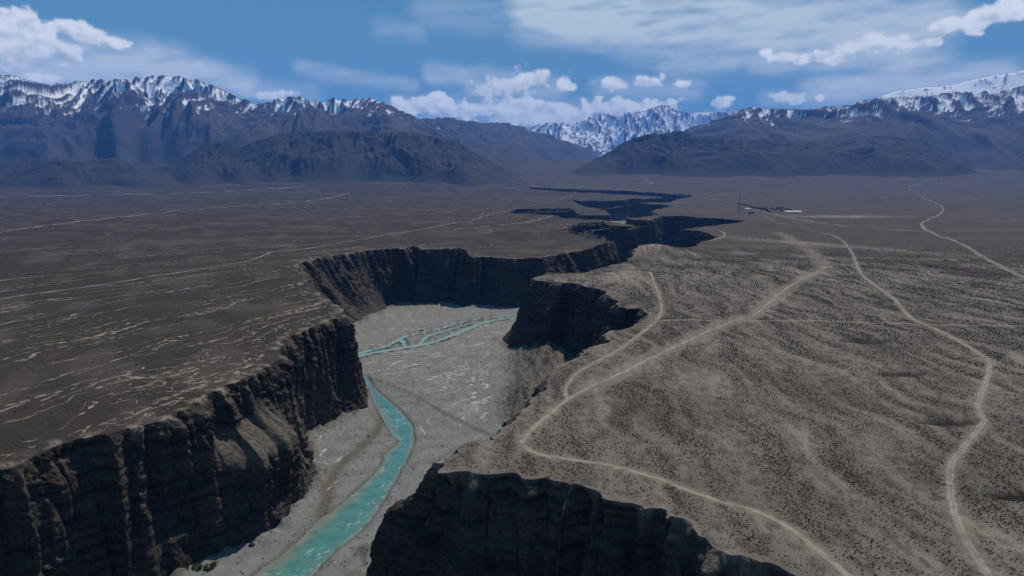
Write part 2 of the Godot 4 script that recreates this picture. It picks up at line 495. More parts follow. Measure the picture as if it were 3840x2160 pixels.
func land_color(x: float, d: float) -> Color:
	var broad: float = n_broad.get_noise_2d(x, d)
	var fine: float = n_fine.get_noise_2d(x, d)
	var c: Color
	if left_side(x, d):
		c = tone(GRAVEL_DARK, GRAVEL_BROWN, 0.5 + broad * 0.9)  # dark gravel, its colour also deepened for cloud shadow on this plain
		c = tone(c, SILT_DUSTY, ss(0.1, 0.45, n_where.get_noise_2d(x * 0.8 + d * 0.3, d * 0.35)) * 0.3)
		c *= 1.0 + fine * 0.22
		# crumbled bright edge beside the rim
		var near_rim := mask_at(rim_mask, x, d, MX0, MD0, MC, MW, MH)
		c = tone(c, SILT, near_rim * ss(-0.1, 0.35, n_patch.get_noise_2d(x * 1.5, d * 1.5)) * 0.8)
	else:
		var bands: float = n_bands.get_noise_2d(x * 1.25 + n_warp.get_noise_2d(x, d) * 15.0 + n_warp2.get_noise_2d(x, d) * 3.0, d * 0.14)
		c = tone(SAND, SAND_BROWN, 0.42 + broad * 0.6 - bands * 0.5)
		c = tone(c, SAND_PALE, ss(0.25, 0.7, bands) * 0.42)
		var shade_edge: float = d + x * 0.35 - 1180.0 + broad * 420.0 + n_warp.get_noise_2d(x, d) * 160.0 + fine * 60.0
		c = tone(c, FAR_CLOUD_SHADE, ss(-90.0, 130.0, shade_edge) * 0.85)  # cloud shadow over the far plain, put into the ground colour
		# blown sand near the dunes
		var dune := exp(-(pow(x - 140.0, 2.0) / 1300.0 + pow(d - 890.0, 2.0) / 5500.0)) + exp(-(pow(x - 236.0, 2.0) / 900.0 + pow(d - 1245.0, 2.0) / 9000.0)) + exp(-pow(absf((x - 640.0) * 0.86 + (d - 1430.0) * 0.5) / 30.0, 2.0) - pow(((d - 1430.0) * 0.86 - (x - 640.0) * 0.5) / 260.0, 2.0))
		c = tone(c, SAND_PALE, dune * (0.75 + fine * 0.6))
		if d > 2600.0 and d < 3100.0 and x > 1000.0:
			c = tone(c, SAND_PALE, exp(-pow((x - 1330.0) / 190.0, 2.0) - pow((d - 2780.0 + n_warp.get_noise_2d(x, d) * 60.0) / 90.0, 2.0)))
		for p in PITS:
			var e := pow((x - p[0]) / p[2], 2.0) + pow((d - p[1]) / p[3], 2.0)
			if e < 4.0:
				c = tone(c, PIT_DARK, ss(1.6, 0.5, e + fine * 0.8))  # the elongated hollows are coloured darker than the sand
		c *= 1.0 + fine * 0.18
		# scrub too small to stand out one by one
		c = tone(c, SCRUB, ss(0.0, 0.45, n_dots.get_noise_2d(x, d * 0.6)) * 0.45)
		var tm := mask_at(track_mask, x, d, MX0, MD0, MC, MW, MH)
		c = tone(c, SAND_PALE, tm * (0.42 + fine * 0.5))
	var streaks: float = n_plain.get_noise_2d(x * 0.035 + n_warp.get_noise_2d(x, d) * 4.0, d * 0.12)
	if d > 1300.0:
		c = tone(c, SILT_DUSTY, ss(0.2, 0.5, streaks) * 0.4)
	c.a = 1.0
	return c

# ------------------------------------------------------------------ canyon floor
func floor_base(d: float) -> float:
	if d < 1500.0:
		return -80.0 + 0.005 * d
	return fan(d) - minf(140.0, 107.7 + (d - 1500.0) * 0.018)

func floor_y(x: float, d: float) -> float:
	var y := floor_base(d)
	if d > 1400.0:
		return y + n_roll.get_noise_2d(x, d) * 3.0
	y += 0.5 + n_bar.get_noise_2d(x, d) * 0.5
	y += n_cobble.get_noise_2d(x, d) * 0.18
	var wm := mask_at(water_mask, x, d, FX0, FD0, 2.0, FW, FH)
	y -= (1.7 if d < 800.0 else 3.0) * wm
	y -= 0.5 * mask_at(mud_mask, x, d, FX0, FD0, 2.0, FW, FH)
	# talus and shrub-grown terraces at the foot of the walls
	var t := 20.0 * exp(-(pow((x - 42.0) / 34.0, 2.0) + pow((d - 800.0) / 110.0, 2.0)))
	t += 16.0 * exp(-(pow((x - 16.0) / 20.0, 2.0) + pow((d - 640.0) / 60.0, 2.0)))
	t += 7.0 * exp(-(pow((x + 178.0) / 20.0, 2.0) + pow((d - 585.0) / 34.0, 2.0)))
	t += 24.0 * exp(-(pow((x - 190.0) / 80.0, 2.0) + pow((d - 1290.0) / 120.0, 2.0)))
	if t > 0.3:
		y += t * (1.0 + n_bar.get_noise_2d(x * 3.0, d * 3.0) * 0.35) + ss(0.3, 5.0, t) * (n_patch.get_noise_2d(x * 1.6, d * 1.6) * 2.6 - absf(n_flute1.get_noise_2d(x * 2.2 + d * 0.6, d * 0.5)) * 5.0)
	var apron := mask_at(base_mask, x, d, FX0, FD0, 2.0, FW, FH)
	if apron > 0.0:
		y += apron * maxf(0.0, 2.0 + n_patch.get_noise_2d(x, d) * 7.0) * (1.0 - wm)
	if wm < 0.2:
		y += 1.5 * ss(-2.5, 2.5, bank_side(x, d))
	return y

func bank_side(x: float, d: float) -> float:
	# the low bank that divides the smooth bar from the older, paler gravel behind it
	return d - lerp_table(BANK_D, x)

func floor_color(x: float, d: float) -> Color:
	if d > 1500.0:
		return tone(BED_GREY, BED_DARK, 0.5 + n_broad.get_noise_2d(x, d))
	var wisp: float = n_wisp.get_noise_2d((x * 0.5 + d * 0.86) * 0.09, (x * 0.86 - d * 0.5) * 0.8 + n_warp.get_noise_2d(x, d) * 14.0)
	var fine: float = n_fine.get_noise_2d(x * 1.6, d * 1.6)
	var old := ss(-3.0, 5.0, bank_side(x, d))
	var c := tone(BED_GREY, BED_DARK, 0.35 + n_patch.get_noise_2d(x, d) * 0.8)
	c = tone(c, BED_WARM, old * 0.55)
	c = tone(c, BED_PALE, ss(0.1, 0.6, wisp) * (0.05 + 0.22 * old))
	var wm := mask_at(water_mask, x, d, FX0, FD0, 2.0, FW, FH)
	c = tone(c, BED_WET, (1.0 - absf(wm - 0.28) / 0.3) * 0.85)
	c = tone(c, BED_WET, ss(5.0, 0.5, absf(bank_side(x, d))) * (0.45 + fine * 0.5))
	c = tone(c, MUD, mask_at(mud_mask, x, d, FX0, FD0, 2.0, FW, FH) * 0.9)
	var rise := floor_y(x, d) - floor_base(d)
	c = tone(c, TALUS, ss(2.6, 6.0, rise))
	c *= 1.0 + fine * 0.2
	c.a = 1.0
	return c

# ------------------------------------------------------------------ rims and walls
func build_rims() -> void:
	for side in ["left", "right"]:
		var src: Array = RIM_LEFT if side == "left" else RIM_RIGHT
		var out := []
		for i in range(1, src.size()):
			var a: Array = src[i - 1]
			var b: Array = src[i]
			var l := Vector2(a[0], a[1]).distance_to(Vector2(b[0], b[1]))
			var dm := maxf(180.0, (a[1] + b[1]) * 0.5)
			var step := clampf(dm / 683.0 * 1.5, 0.7, 9.0)
			if a[1] < 130.0:
				step = 8.0
			var n := maxi(1, int(l / step))
			for k in n:
				var t := float(k) / n
				out.append([lerpf(a[0], b[0], t), lerpf(a[1], b[1], t), lerpf(a[2], b[2], t), lerpf(a[3], b[3], t)])
		out.append(src[src.size() - 1].duplicate())
		# weathered outline: a smooth displacement field, so that the line cannot cross itself
		var rows := []
		for p in out:
			var x: float = p[0]
			var d: float = p[1]
			var k := clampf(d / 900.0, 0.55, 1.6)
			var front := 2.2 if side == "right" and d < 330.0 and d > 130.0 else 1.0
			var jx: float = (n_rim1.get_noise_2d(x, d) * 4.5 * k + n_rim2.get_noise_2d(x, d) * 2.4 * front + n_rim3.get_noise_2d(x, d) * 0.9)
			var jd: float = (n_rim1.get_noise_2d(x + 500.0, d) * 4.5 * k + n_rim2.get_noise_2d(x + 500.0, d) * 2.4 * front + n_rim3.get_noise_2d(x + 500.0, d) * 0.9)
			rows.append([x + jx, d + jd, p[2] + jx * 0.5, p[3] + jd * 0.5, 0.0, 0.0, 0.0])
		var s := 0.0
		for i in rows.size():
			var w := 13
			var a2: Array = rows[maxi(0, i - w)]
			var b2: Array = rows[mini(rows.size() - 1, i + w)]
			var t2 := Vector2(b2[0] - a2[0], b2[1] - a2[1]).normalized()
			rows[i][4] = t2.y
			rows[i][5] = -t2.x
			if i > 0:
				s += Vector2(rows[i][0] - rows[i - 1][0], rows[i][1] - rows[i - 1][1]).length()
			rows[i][6] = s
		rim_pts[side] = rows
		for r in rows:
			canyon.append(Vector2(r[0], r[1]))

var wall_rows := []
var wall_k := 0
var wall_off := 0.0
var wall_left := true
var wall_v := []
var wall_c := []

func wall_column(i: int) -> void:
	var r: Array = wall_rows[i]
	var K := wall_k
	var v := PackedVector3Array()
	var c := PackedColorArray()
	var x: float = r[0]
	var d: float = r[1]
	var nx: float = r[4]
	var nd: float = r[5]
	var s: float = r[6] + wall_off
	var top := land(x, d)
	var bot := floor_base(r[3]) - 4.0
	var bx: float = r[2] - x
	var bd: float = r[3] - d
	var hgt := top - bot
	var bench_h: float = 0.25 + 0.3 * (0.5 + 0.5 * n_bench2.get_noise_1d(s))
	var bench: float = maxf(0.0, n_bench.get_noise_1d(s) + 0.05) * 15.0
	var shelf := 0.0
	if wall_left and d > 335.0 and d < 470.0:
		shelf = ss(368.0, 388.0, d) * (1.0 - ss(424.0, 446.0, d))
		bench = 0.0
		bench_h = 0.46
	elif wall_left and d >= 470.0 and d < 760.0:
		bench *= 0.15
	var chute: float = ss(0.05, 0.5, n_bench2.get_noise_1d(s * 2.4 + 300.0))
	var shoulder: float = 0.8 + 7.5 * chute
	var rim_tint := land_color(x, d)
	for k in K + 1:
		var t := float(k) / K
		t = t * (0.7 + 0.3 * t)
		var y := lerpf(top + 0.02, bot, t)
		var pr := 0.45 * t + 0.55 * t * t * t
		if shelf > 0.0:
			pr = lerpf(pr, 0.12 * t + 0.72 * ss(bench_h - 0.25, bench_h, t) + 0.16 * t * t, shelf)
		var px := x + bx * pr
		var pd := d + bd * pr
		var h := t * hgt
		var grow := ss(0.0, 7.0, h) * (1.0 - 0.45 * ss(0.6, 1.0, t))
		# tilted buttresses, deep cracks, ledges of harder beds and broken blocks
		var sy: float = s + (y * 0.12) + n_warp2.get_noise_2d(s * 0.5, y * 0.4) * 3.0
		var damp := 1.0 - 0.85 * shelf * ss(0.2, 0.27, t) * (1.0 - ss(0.45, 0.5, t))
		var disp: float = n_bench.get_noise_2d(s * 1.1 + 900.0, y * 0.5) * 6.5 + n_flute1.get_noise_2d(sy * 0.6, y * 0.3) * 2.6 + n_flute2.get_noise_2d(sy, y * 0.3) * 0.8
		disp -= maxf(0.0, n_crack.get_noise_2d(sy, y * 0.15) - 0.5) * 7.0
		var bed: float = y / 5.6 + n_flute1.get_noise_2d(s * 0.4, y * 0.5) * 1.6
		bed -= floorf(bed)
		disp += (ss(0.0, 0.18, bed) - bed) * (0.5 + 1.3 * n_patch.get_noise_2d(s * 0.7, y * 0.7)) + n_strata.get_noise_2d(s * 0.05, y * 0.8) * 0.9
		var rugged := ss(-0.1, 0.35, n_where.get_noise_2d(s * 1.2, y * 1.5) + 0.35 * (1.0 - ss(0.0, 0.45, t)) + minf(bench, 10.0) * 0.03)
		disp += n_blocks.get_noise_3d(px, y * 1.2, pd) * lerpf(0.6, 2.0, rugged)
		disp += n_plates.get_noise_2d(sy + n_warp2.get_noise_2d(sy * 1.5, y * 1.5) * 2.0, y * 0.6) * lerpf(0.35, 1.5, rugged) + n_plates.get_noise_2d(sy * 2.6 + 500.0, y * 1.9 + n_warp2.get_noise_2d(sy * 3.0, y * 3.0)) * lerpf(0.15, 0.75, rugged)
		disp -= ss(0.1, 0.02, absf(n_flute2.get_noise_2d(sy * 1.3 + 40.0, y * 0.1))) * lerpf(0.15, 1.0, rugged)
		rugged *= 1.0 - shelf * ss(0.2, 0.28, t) * (1.0 - ss(0.46, 0.5, t))
		disp += bench * (1.0 - 0.9 * ss(0.6, 1.0, t)) * ss(bench_h - 0.17, bench_h, t + n_flute2.get_noise_1d(s * 0.7) * 0.06)
		disp *= grow * damp
		disp += shoulder * (1.0 - exp(-h / (4.0 + 5.0 * chute))) * (1.0 - ss(0.35, 1.0, t)) + n_rough.get_noise_3d(px * 1.6, y * 1.6, pd * 1.6) * lerpf(0.5, 1.3, rugged) * ss(0.0, 1.5, h) * damp
		v.append(Vector3(px + nx * disp, y, -(pd + nd * disp)))
		var lay: float = n_strata.get_noise_2d(s * 0.03 + 77.0, y * 0.8 + bed * 0.4)
		var cc := tone(CLIFF, CLIFF_WARM, 0.5 + n_broad.get_noise_2d(s * 1.5, y * 3.0) * 0.9)
		cc = tone(cc, CLIFF_DARK, 0.3 + lay * 1.3)
		if wall_left and d > 430.0 and d < 640.0:
			cc = tone(cc, CLIFF_SAND_LIT, ss(0.15, 0.6, t + n_patch.get_noise_2d(s, y) * 0.4) * 0.75 * (1.0 - ss(560.0, 640.0, d)) * ss(430.0, 460.0, d))  # sandy buttress, lightened in colour to look sunlit
		cc = tone(cc, TALUS, shelf * ss(0.22, 0.28, t) * (1.0 - ss(0.45, 0.48, t)) * 0.9)
		cc = tone(cc, CLIFF_SAND_LIT, chute * (1.0 - ss(4.0, 12.0, h)) * 0.6)
		cc = tone(cc, rim_tint, 1.0 - ss(0.0, 2.0 + shoulder * 0.7, h + n_rough.get_noise_3d(px, y, pd) * 1.5))
		cc *= 1.0 + n_rough.get_noise_3d(px * 2.5, y * 2.5, pd * 2.5) * 0.35
		cc.a = 1.0
		c.append(cc)
	wall_v[i] = v
	wall_c[i] = c

func wall(side: String, called: String, label: String, d0: float, d1: float, from: int, K: int, m: Material) -> int:
	# one stretch of wall: from row FROM on, as long as the rim stays between the distances d0 and d1
	var all: Array = rim_pts[side]
	var to := from
	while to < all.size() and all[to][1] >= d0 and all[to][1] <= d1:
		to += 1
	wall_rows = all.slice(from, mini(all.size(), to + 1))
	wall_k = K
	wall_left = side == "left"
	wall_off = 0.0 if wall_left else 5000.0
	var n := wall_rows.size()
	wall_v = []
	wall_v.resize(n)
	wall_c = []
	wall_c.resize(n)
	WorkerThreadPool.wait_for_group_task_completion(WorkerThreadPool.add_group_task(wall_column, n))
	var v := PackedVector3Array()
	var c := PackedColorArray()
	var idx := PackedInt32Array()
	for i in n:
		v.append_array(wall_v[i])
		c.append_array(wall_c[i])
		if i > 0:
			for k in range(1, K + 1):
				var p := i * (K + 1) + k
				var q := p - (K + 1)
				idx.append_array([p, q, q - 1, p, q - 1, p - 1])
	structure(commit(called, v, c, idx, m), label, "canyon wall")
	return to

func walls() -> void:
	var m := mat(Color.WHITE, 0.97)
	grain(m, 0.016, 34.0, 0.5, 150.0, 21)
	var a := wall("left", "canyon_wall_left", "rugged brown cliff with a lit buttress under the dark gravel plain", -9e9, 760.0, 0, 92, m)
	wall("left", "canyon_wall_far_left", "shaded brown cliff curving round the far side of the river bed", 0.0, 9e9, a, 50, m)
	a = wall("right", "canyon_wall_far_right", "dark cliff round the far bends under the sandy plateau", 760.0, 9e9, 0, 50, m)
	wall("right", "canyon_wall_right", "black shaded cliff below the hooked dirt track", -9e9, 9e9, a, 92, m)

# ------------------------------------------------------------------ ground sheets, cut along the rim
var us := PackedFloat32Array()
var ws := PackedFloat32Array()
var gv := PackedVector3Array()
var gc := PackedColorArray()
var gi := PackedInt32Array()
var gids := PackedInt32Array()
var fv := PackedVector3Array()
var fc := PackedColorArray()
var fi := PackedInt32Array()
var fids := PackedInt32Array()
const KU := 2000.0
const KW := 1.0e6

var grid_y := []
var grid_c := []

func grid_row(j: int) -> void:
	var d := 1.0 / ws[j]
	var ys := PackedFloat32Array()
	var cs := PackedColorArray()
	for i in us.size():
		ys.append(land(us[i] * d, d))
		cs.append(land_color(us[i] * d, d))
	grid_y[j] = ys
	grid_c[j] = cs

func ground_vertex(i: int, j: int) -> int:
	var key := j * us.size() + i
	if gids[key] >= 0:
		return gids[key]
	var d := 1.0 / ws[j]
	gids[key] = gv.size()
	gv.append(Vector3(us[i] * d, grid_y[j][i], -d))
	gc.append(grid_c[j][i])
	return gv.size() - 1

func floor_vertex(i: int, j: int) -> int:
	var key := j * us.size() + i
	if fids[key] >= 0:
		return fids[key]
	var d := 1.0 / ws[j]
	var x := us[i] * d
	fids[key] = fv.size()
	fv.append(Vector3(x, floor_y(x, d), -d))
	fc.append(floor_color(x, d))
	return fv.size() - 1

func quad_floor(i: int, j: int) -> void:
	var a := floor_vertex(i, j)
	var b := floor_vertex(i + 1, j)
	var e := floor_vertex(i + 1, j + 1)
	var f := floor_vertex(i, j + 1)
	fi.append_array([a, b, e, a, e, f])

func cut(i0: int, i1: int, j0: int, j1: int, pieces: Array) -> void:
	if pieces.is_empty():
		for j in range(j0, j1):
			for i in range(i0, i1):
				var a := ground_vertex(i, j)
				var b := ground_vertex(i + 1, j)
				var e := ground_vertex(i + 1, j + 1)
				var f := ground_vertex(i, j + 1)
				gi.append_array([a, b, e, a, e, f])
		return
	var box := PackedVector2Array([Vector2(us[i0] * KU, ws[j0] * KW), Vector2(us[i1] * KU, ws[j0] * KW), Vector2(us[i1] * KU, ws[j1] * KW), Vector2(us[i0] * KU, ws[j1] * KW)])
	var inside := []
	for p in pieces:
		for q in Geometry2D.intersect_polygons(p, box):
			inside.append(q)
	if inside.is_empty():
		cut(i0, i1, j0, j1, [])
		return
	var full := (us[i1] - us[i0]) * KU * (ws[j1] - ws[j0]) * KW
	var area := 0.0
	for q in inside:
		area += poly_area(q)
	if area > full * 0.9995:
		for j in range(j0, j1):
			for i in range(i0, i1):
				quad_floor(i, j)
		return
	if i1 - i0 == 1 and j1 - j0 == 1:
		quad_floor(i0, j0)
		var rest := [box]
		for q in inside:
			var next := []
			for r in rest:
				next.append_array(Geometry2D.clip_polygons(r, q))
			rest = next
		for r in rest:
			if Geometry2D.is_polygon_clockwise(r) and rest.size() > 1:
				continue
			var tri := Geometry2D.triangulate_polygon(r)
			if tri.is_empty():
				continue
			var at := gv.size()
			for p in r:
				var d: float = KW / p.y
				var x: float = p.x / KU * d
				gv.append(Vector3(x, land(x, d), -d))
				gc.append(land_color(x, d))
			for t in range(0, tri.size(), 3):
				var a: Vector2 = r[tri[t]]
				var b: Vector2 = r[tri[t + 1]]
				var e: Vector2 = r[tri[t + 2]]
				if (b - a).cross(e - a) > 0.0:
					gi.append_array([at + tri[t], at + tri[t + 1], at + tri[t + 2]])
				else:
					gi.append_array([at + tri[t], at + tri[t + 2], at + tri[t + 1]])
		return
	if i1 - i0 >= j1 - j0:
		var im := (i0 + i1) / 2
		cut(i0, im, j0, j1, inside)
		cut(im, i1, j0, j1, inside)
	else:
		var jm := (j0 + j1) / 2
		cut(i0, i1, j0, jm, inside)
		cut(i0, i1, jm, j1, inside)

func poly_area(p: PackedVector2Array) -> float:
	var a := 0.0
	for i in p.size():
		a += p[i].cross(p[(i + 1) % p.size()])
	return absf(a) * 0.5

func build_ground() -> void:
	var u := -2.6
	while u < 2.6:
		us.append(u)
		u += 0.0022 if absf(u) < 0.86 else (0.012 if absf(u) < 1.2 else 0.07)
	us.append(2.6)
	var d := 11500.0
	while d > 2400.0:
		ws.append(1.0 / d)
		d *= 0.978
	var w := 1.0 / d
	while w < 1.0 / 140.0:
		ws.append(w)
		w += 1.85e-5
	ws.append(1.0 / 140.0)
	gids.resize(us.size() * ws.size())
	gids.fill(-1)
	fids = gids.duplicate()
	grid_y.resize(ws.size())
	grid_c.resize(ws.size())
	WorkerThreadPool.wait_for_group_task_completion(WorkerThreadPool.add_group_task(grid_row, ws.size()))
	var front := Geometry2D.intersect_polygons(canyon, PackedVector2Array([Vector2(-3000, 139), Vector2(3000, 139), Vector2(3000, 9000), Vector2(-3000, 9000)]))
	var pieces := []
	for p in front:
		var q := PackedVector2Array()
		for a in p:
			q.append(Vector2(a.x / a.y * KU, KW / a.y))
		pieces.append(q)
	cut(0, us.size() - 1, 0, ws.size() - 1, pieces)
	# below and behind the viewpoint: broad sheets that carry the land on
	var back := Geometry2D.clip_polygons(PackedVector2Array([Vector2(-900, -800), Vector2(900, -800), Vector2(900, 141), Vector2(-900, 141)]), canyon)
	for p in back:
		var tri := Geometry2D.triangulate_polygon(p)
		var at := gv.size()
		for a in p:
			gv.append(Vector3(a.x, land(a.x, a.y), -a.y))
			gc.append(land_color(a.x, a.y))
		for t in range(0, tri.size(), 3):
			gi.append_array([at + tri[t], at + tri[t + 1], at + tri[t + 2]])
	var at2 := fv.size()
	for a in [Vector2(-420, -320), Vector2(420, -320), Vector2(420, 142), Vector2(-420, 142)]:
		fv.append(Vector3(a.x, floor_base(a.y) + 0.5, -a.y))
		fc.append(BED_GREY)
	fi.append_array([at2, at2 + 1, at2 + 2, at2, at2 + 2, at2 + 3])
	var m := mat(Color.WHITE, 0.96)
	grain(m, 0.03, 14.0, 0.4, 6.0, 9)
	structure(commit("plateau_ground", gv, gc, gi, m), "stony desert plateau with pale silt streaks, dunes and dry washes", "ground")
	var mf := mat(Color.WHITE, 0.93)
	grain(mf, 0.05, 8.0, 0.42, 5.0, 31)
	structure(commit("canyon_floor", fv, fc, fi, mf), "grey gravel river bed at the bottom of the canyon", "river bed")

# ------------------------------------------------------------------ tracks
func smooth_line(src: Array, step: float) -> Array:
	var out := []
	for i in range(src.size() - 1):
		var p0 := Vector2(src[maxi(0, i - 1)][0], src[maxi(0, i - 1)][1])
		var p1 := Vector2(src[i][0], src[i][1])
		var p2 := Vector2(src[i + 1][0], src[i + 1][1])
		var p3 := Vector2(src[mini(src.size() - 1, i + 2)][0], src[mini(src.size() - 1, i + 2)][1])
		var st := maxf(step, p1.y / 683.0 * 3.0)
		var n := maxi(1, int(p1.distance_to(p2) / st))
		for k in n:
			out.append(p1.cubic_interpolate(p2, p0, p3, float(k) / n))
	out.append(Vector2(src[src.size() - 1][0], src[src.size() - 1][1]))
	return out

func track(called: String, src: Array, width: float, tint: Color, label: String, ruts := true, category := "dirt track") -> void:
	var line := smooth_line(src, 2.5)
	var v := PackedVector3Array()
	var c := PackedColorArray()
	var idx := PackedInt32Array()
	var across := [-1.0, -0.72, -0.42, -0.2, 0.2, 0.42, 0.72, 1.0]
	var W := across.size()
	for i in line.size():
		var p: Vector2 = line[i]
		var a: Vector2 = line[maxi(0, i - 1)]
		var b: Vector2 = line[mini(line.size() - 1, i + 1)]
		var t := (b - a).normalized()
		var n := Vector2(t.y, -t.x)
		var wob: float = n_warp2.get_noise_2d(p.x * 2.0, p.y * 2.0)
		for k in W:
			var w: float = width * (1.0 + 0.4 * n_warp2.get_noise_2d(p.x * 4.0 + k * 50.0, p.y * 4.0)) * maxf(1.0, 0.0)
			var q: Vector2 = p + n * (across[k] * w * 0.5 + wob * 0.8)
			var far := clampf(p.y / 900.0, 0.35, 8.0)
			var up := -0.25 * far if k == 0 or k == W - 1 else (0.16 * far if k == 1 or k == W - 2 else 0.2 * far)
			v.append(Vector3(q.x, land(q.x, q.y) + up, -q.y))
			var cc := tint
			if ruts and (k == 3 or k == 4):
				cc = tone(tint, SAND_BROWN, 0.45)
			elif ruts and (k == 1 or k == W - 2):
				cc = tone(tint, SAND_BROWN, 0.3)
			cc = tone(cc, land_color(q.x, q.y), clampf(0.3 + 0.9 * n_patch.get_noise_2d(q.x * 0.7, q.y * 0.7), 0.0, 0.85))
			cc *= 1.0 + 0.3 * n_fine.get_noise_2d(q.x, q.y)
			cc.a = 1.0
			c.append(cc)
			if i > 0 and k > 0:
				var e := i * W + k
				var f := e - W
				idx.append_array([e, f, f - 1, e, f - 1, e - 1])
	var m := mat(Color.WHITE, 0.95)
	grain(m, 0.03, 11.0, 0.25, 0.0, 12)
	structure(commit(called, v, c, idx, m), label, category)

# ------------------------------------------------------------------ silt left by run-off, as thin sheets along its path
func ribbons(called: String, label: String, category: String, tint: Color, tint2: Color, lines: Array, on_floor: bool) -> void:
	# lines: [start, heading, length, width, turn strength]
	var v := PackedVector3Array()
	var c := PackedColorArray()
	var idx := PackedInt32Array()
	for ln in lines:
		var p: Vector2 = ln[0]
		var a: float = ln[1]
		var n := maxi(6, int(ln[2] / maxf(1.2, p.y / 683.0 * 2.0)))
		var st: float = ln[2] / n
		var k := rng.randf()
		var first := true
		for i in n + 1:
			var f := float(i) / n
			var h: float = a + ln[4] * n_warp2.get_noise_2d(p.x, p.y) + ln[4] * 0.6 * n_warp.get_noise_2d(p.x, p.y)
			var t := Vector2(sin(h), cos(h))
			var m := Vector2(t.y, -t.x)
			var w: float = ln[3] * sqrt(sin(PI * clampf(f, 0.02, 0.98))) * clampf(0.55 + 1.3 * n_breaks.get_noise_2d(p.x * 2.5, p.y * 2.5), 0.04, 1.6)
			var gone: bool = in_canyon(p.x, p.y) != on_floor or w < 0.05 * ln[3] + 0.01
			if on_floor and floor_y(p.x, p.y) - floor_base(p.y) > 2.3:
				gone = true
			if not on_floor:
				gone = gone or in_canyon(p.x + 7.0, p.y) or in_canyon(p.x, p.y - 7.0)
			if gone:
				first = true
			else:
				var lift := 0.06 + p.y * 0.00035
				for e in [-0.5, 0.5]:
					var q: Vector2 = p + m * (e * w + 0.5 * w * n_cobble.get_noise_2d(p.x * 2.0 + e * 90.0, p.y * 2.0))
					v.append(Vector3(q.x, (floor_y(q.x, q.y) + 0.08 if on_floor else land(q.x, q.y) + lift), -q.y))
					var cc := tone(tint, tint2, k * 0.6 + 0.4 * n_fine.get_noise_2d(q.x, q.y))
					cc.a = 1.0
					c.append(cc)
				if not first:
					var b := v.size()
					idx.append_array([b - 4, b - 3, b - 1, b - 4, b - 1, b - 2])
				first = false
			p += t * st
	var m2 := mat(Color.WHITE, 0.96)
	grain(m2, 0.04, 7.0, 0.3, 0.0, 14)
	var o := commit(called, v, c, idx, m2)
	o.set_meta("kind", "stuff")
	tag(o, label, category)

func silt() -> void:
	var lines := []
	for k in 1700:
		var d := 262.0 * pow(5.0, rng.randf())
		var x := -lerpf(0.2, 0.86, pow(rng.randf(), 1.5)) * d - 15.0
		if not left_side(x, d):
			continue
		# gathered where the run-off gathers
		if n_where.get_noise_2d(x * 0.9, d * 0.6) + 0.02 < rng.randf_range(-0.15, 0.25):
			continue
		var ang := 0.3 + 0.4 * ss(450.0, 1000.0, d)
		var big := pow(rng.randf(), 3.0)
		lines.append([Vector2(x, d), ang + rng.randfn() * 0.07, (16.0 + 110.0 * pow(rng.randf(), 1.5)) * (d / 500.0), (0.45 + 2.6 * big) * pow(d / 450.0, 0.8), 0.75])
	for k in 70:
		# winding bottoms of the little gullies that cross the streaks
		var d := rng.randf_range(290.0, 520.0)
		lines.append([Vector2(-rng.randf_range(0.42, 0.62) * d, d), 1.2 + rng.randfn() * 0.4, rng.randf_range(14.0, 40.0), rng.randf_range(0.8, 1.8), 2.2])
	for k in 240:
		var d := 1200.0 * pow(3.4, rng.randf())
		var x := -rng.randf_range(-0.2, 0.85) * d
		if not left_side(x, d):
			continue
		lines.append([Vector2(x, d), 0.75 + rng.randfn() * 0.25, (60.0 + 160.0 * rng.randf()) * (d / 1500.0), rng.randf_range(2.0, 5.0) * d / 1500.0, 0.7])
	for k in 420:
		# crumbly pale margin along the rim
		var r: Array = rim_pts["left"][rng.randi_range(60, 1700)]
		if r[1] < 240.0 or r[1] > 1300.0:
			continue
		var off := -rng.randf_range(7.5, 22.0)
		lines.append([Vector2(r[0] + r[4] * off, r[1] + r[5] * off), atan2(-r[5], r[4]) + rng.randfn() * 0.3, rng.randf_range(5.0, 18.0), rng.randf_range(0.6, 1.9), 1.2])
	ribbons("silt_streaks", "pale silt streaks left by run-off on the dark gravel plain", "silt", SILT, SILT_DUSTY, lines, false)
	lines = []
	for k in 560:
		var d := rng.randf_range(560.0, 1120.0)
		var x := rng.randf_range(-200.0, 40.0)
		if bank_side(x, d) < 6.0 or mask_at(water_mask, x, d, FX0, FD0, 2.0, FW, FH) > 0.05:
			continue
		var h := 0.5 + 0.9 * ss(760.0, 980.0, d) + (x + 80.0) * -0.004
		lines.append([Vector2(x, d), h + rng.randfn() * 0.2, rng.randf_range(12.0, 60.0), 0.8 + 7.0 * pow(rng.randf(), 3.0), 0.7])
	for k in 90:
		var d := rng.randf_range(310.0, 640.0)
		var x := rng.randf_range(-190.0, 0.0)
		if bank_side(x, d) > -4.0 or mask_at(water_mask, x, d, FX0, FD0, 2.0, FW, FH) > 0.05:
			continue
		lines.append([Vector2(x, d), 0.45 - 0.9 * ss(470.0, 640.0, d) + rng.randfn() * 0.15, rng.randf_range(6.0, 40.0), 0.5 + 2.4 * pow(rng.randf(), 2.0), 0.5])
	ribbons("bed_silt", "pale dried silt wisps on the old gravel of the river bed", "silt", BED_SILT, BED_GREY, lines, true)

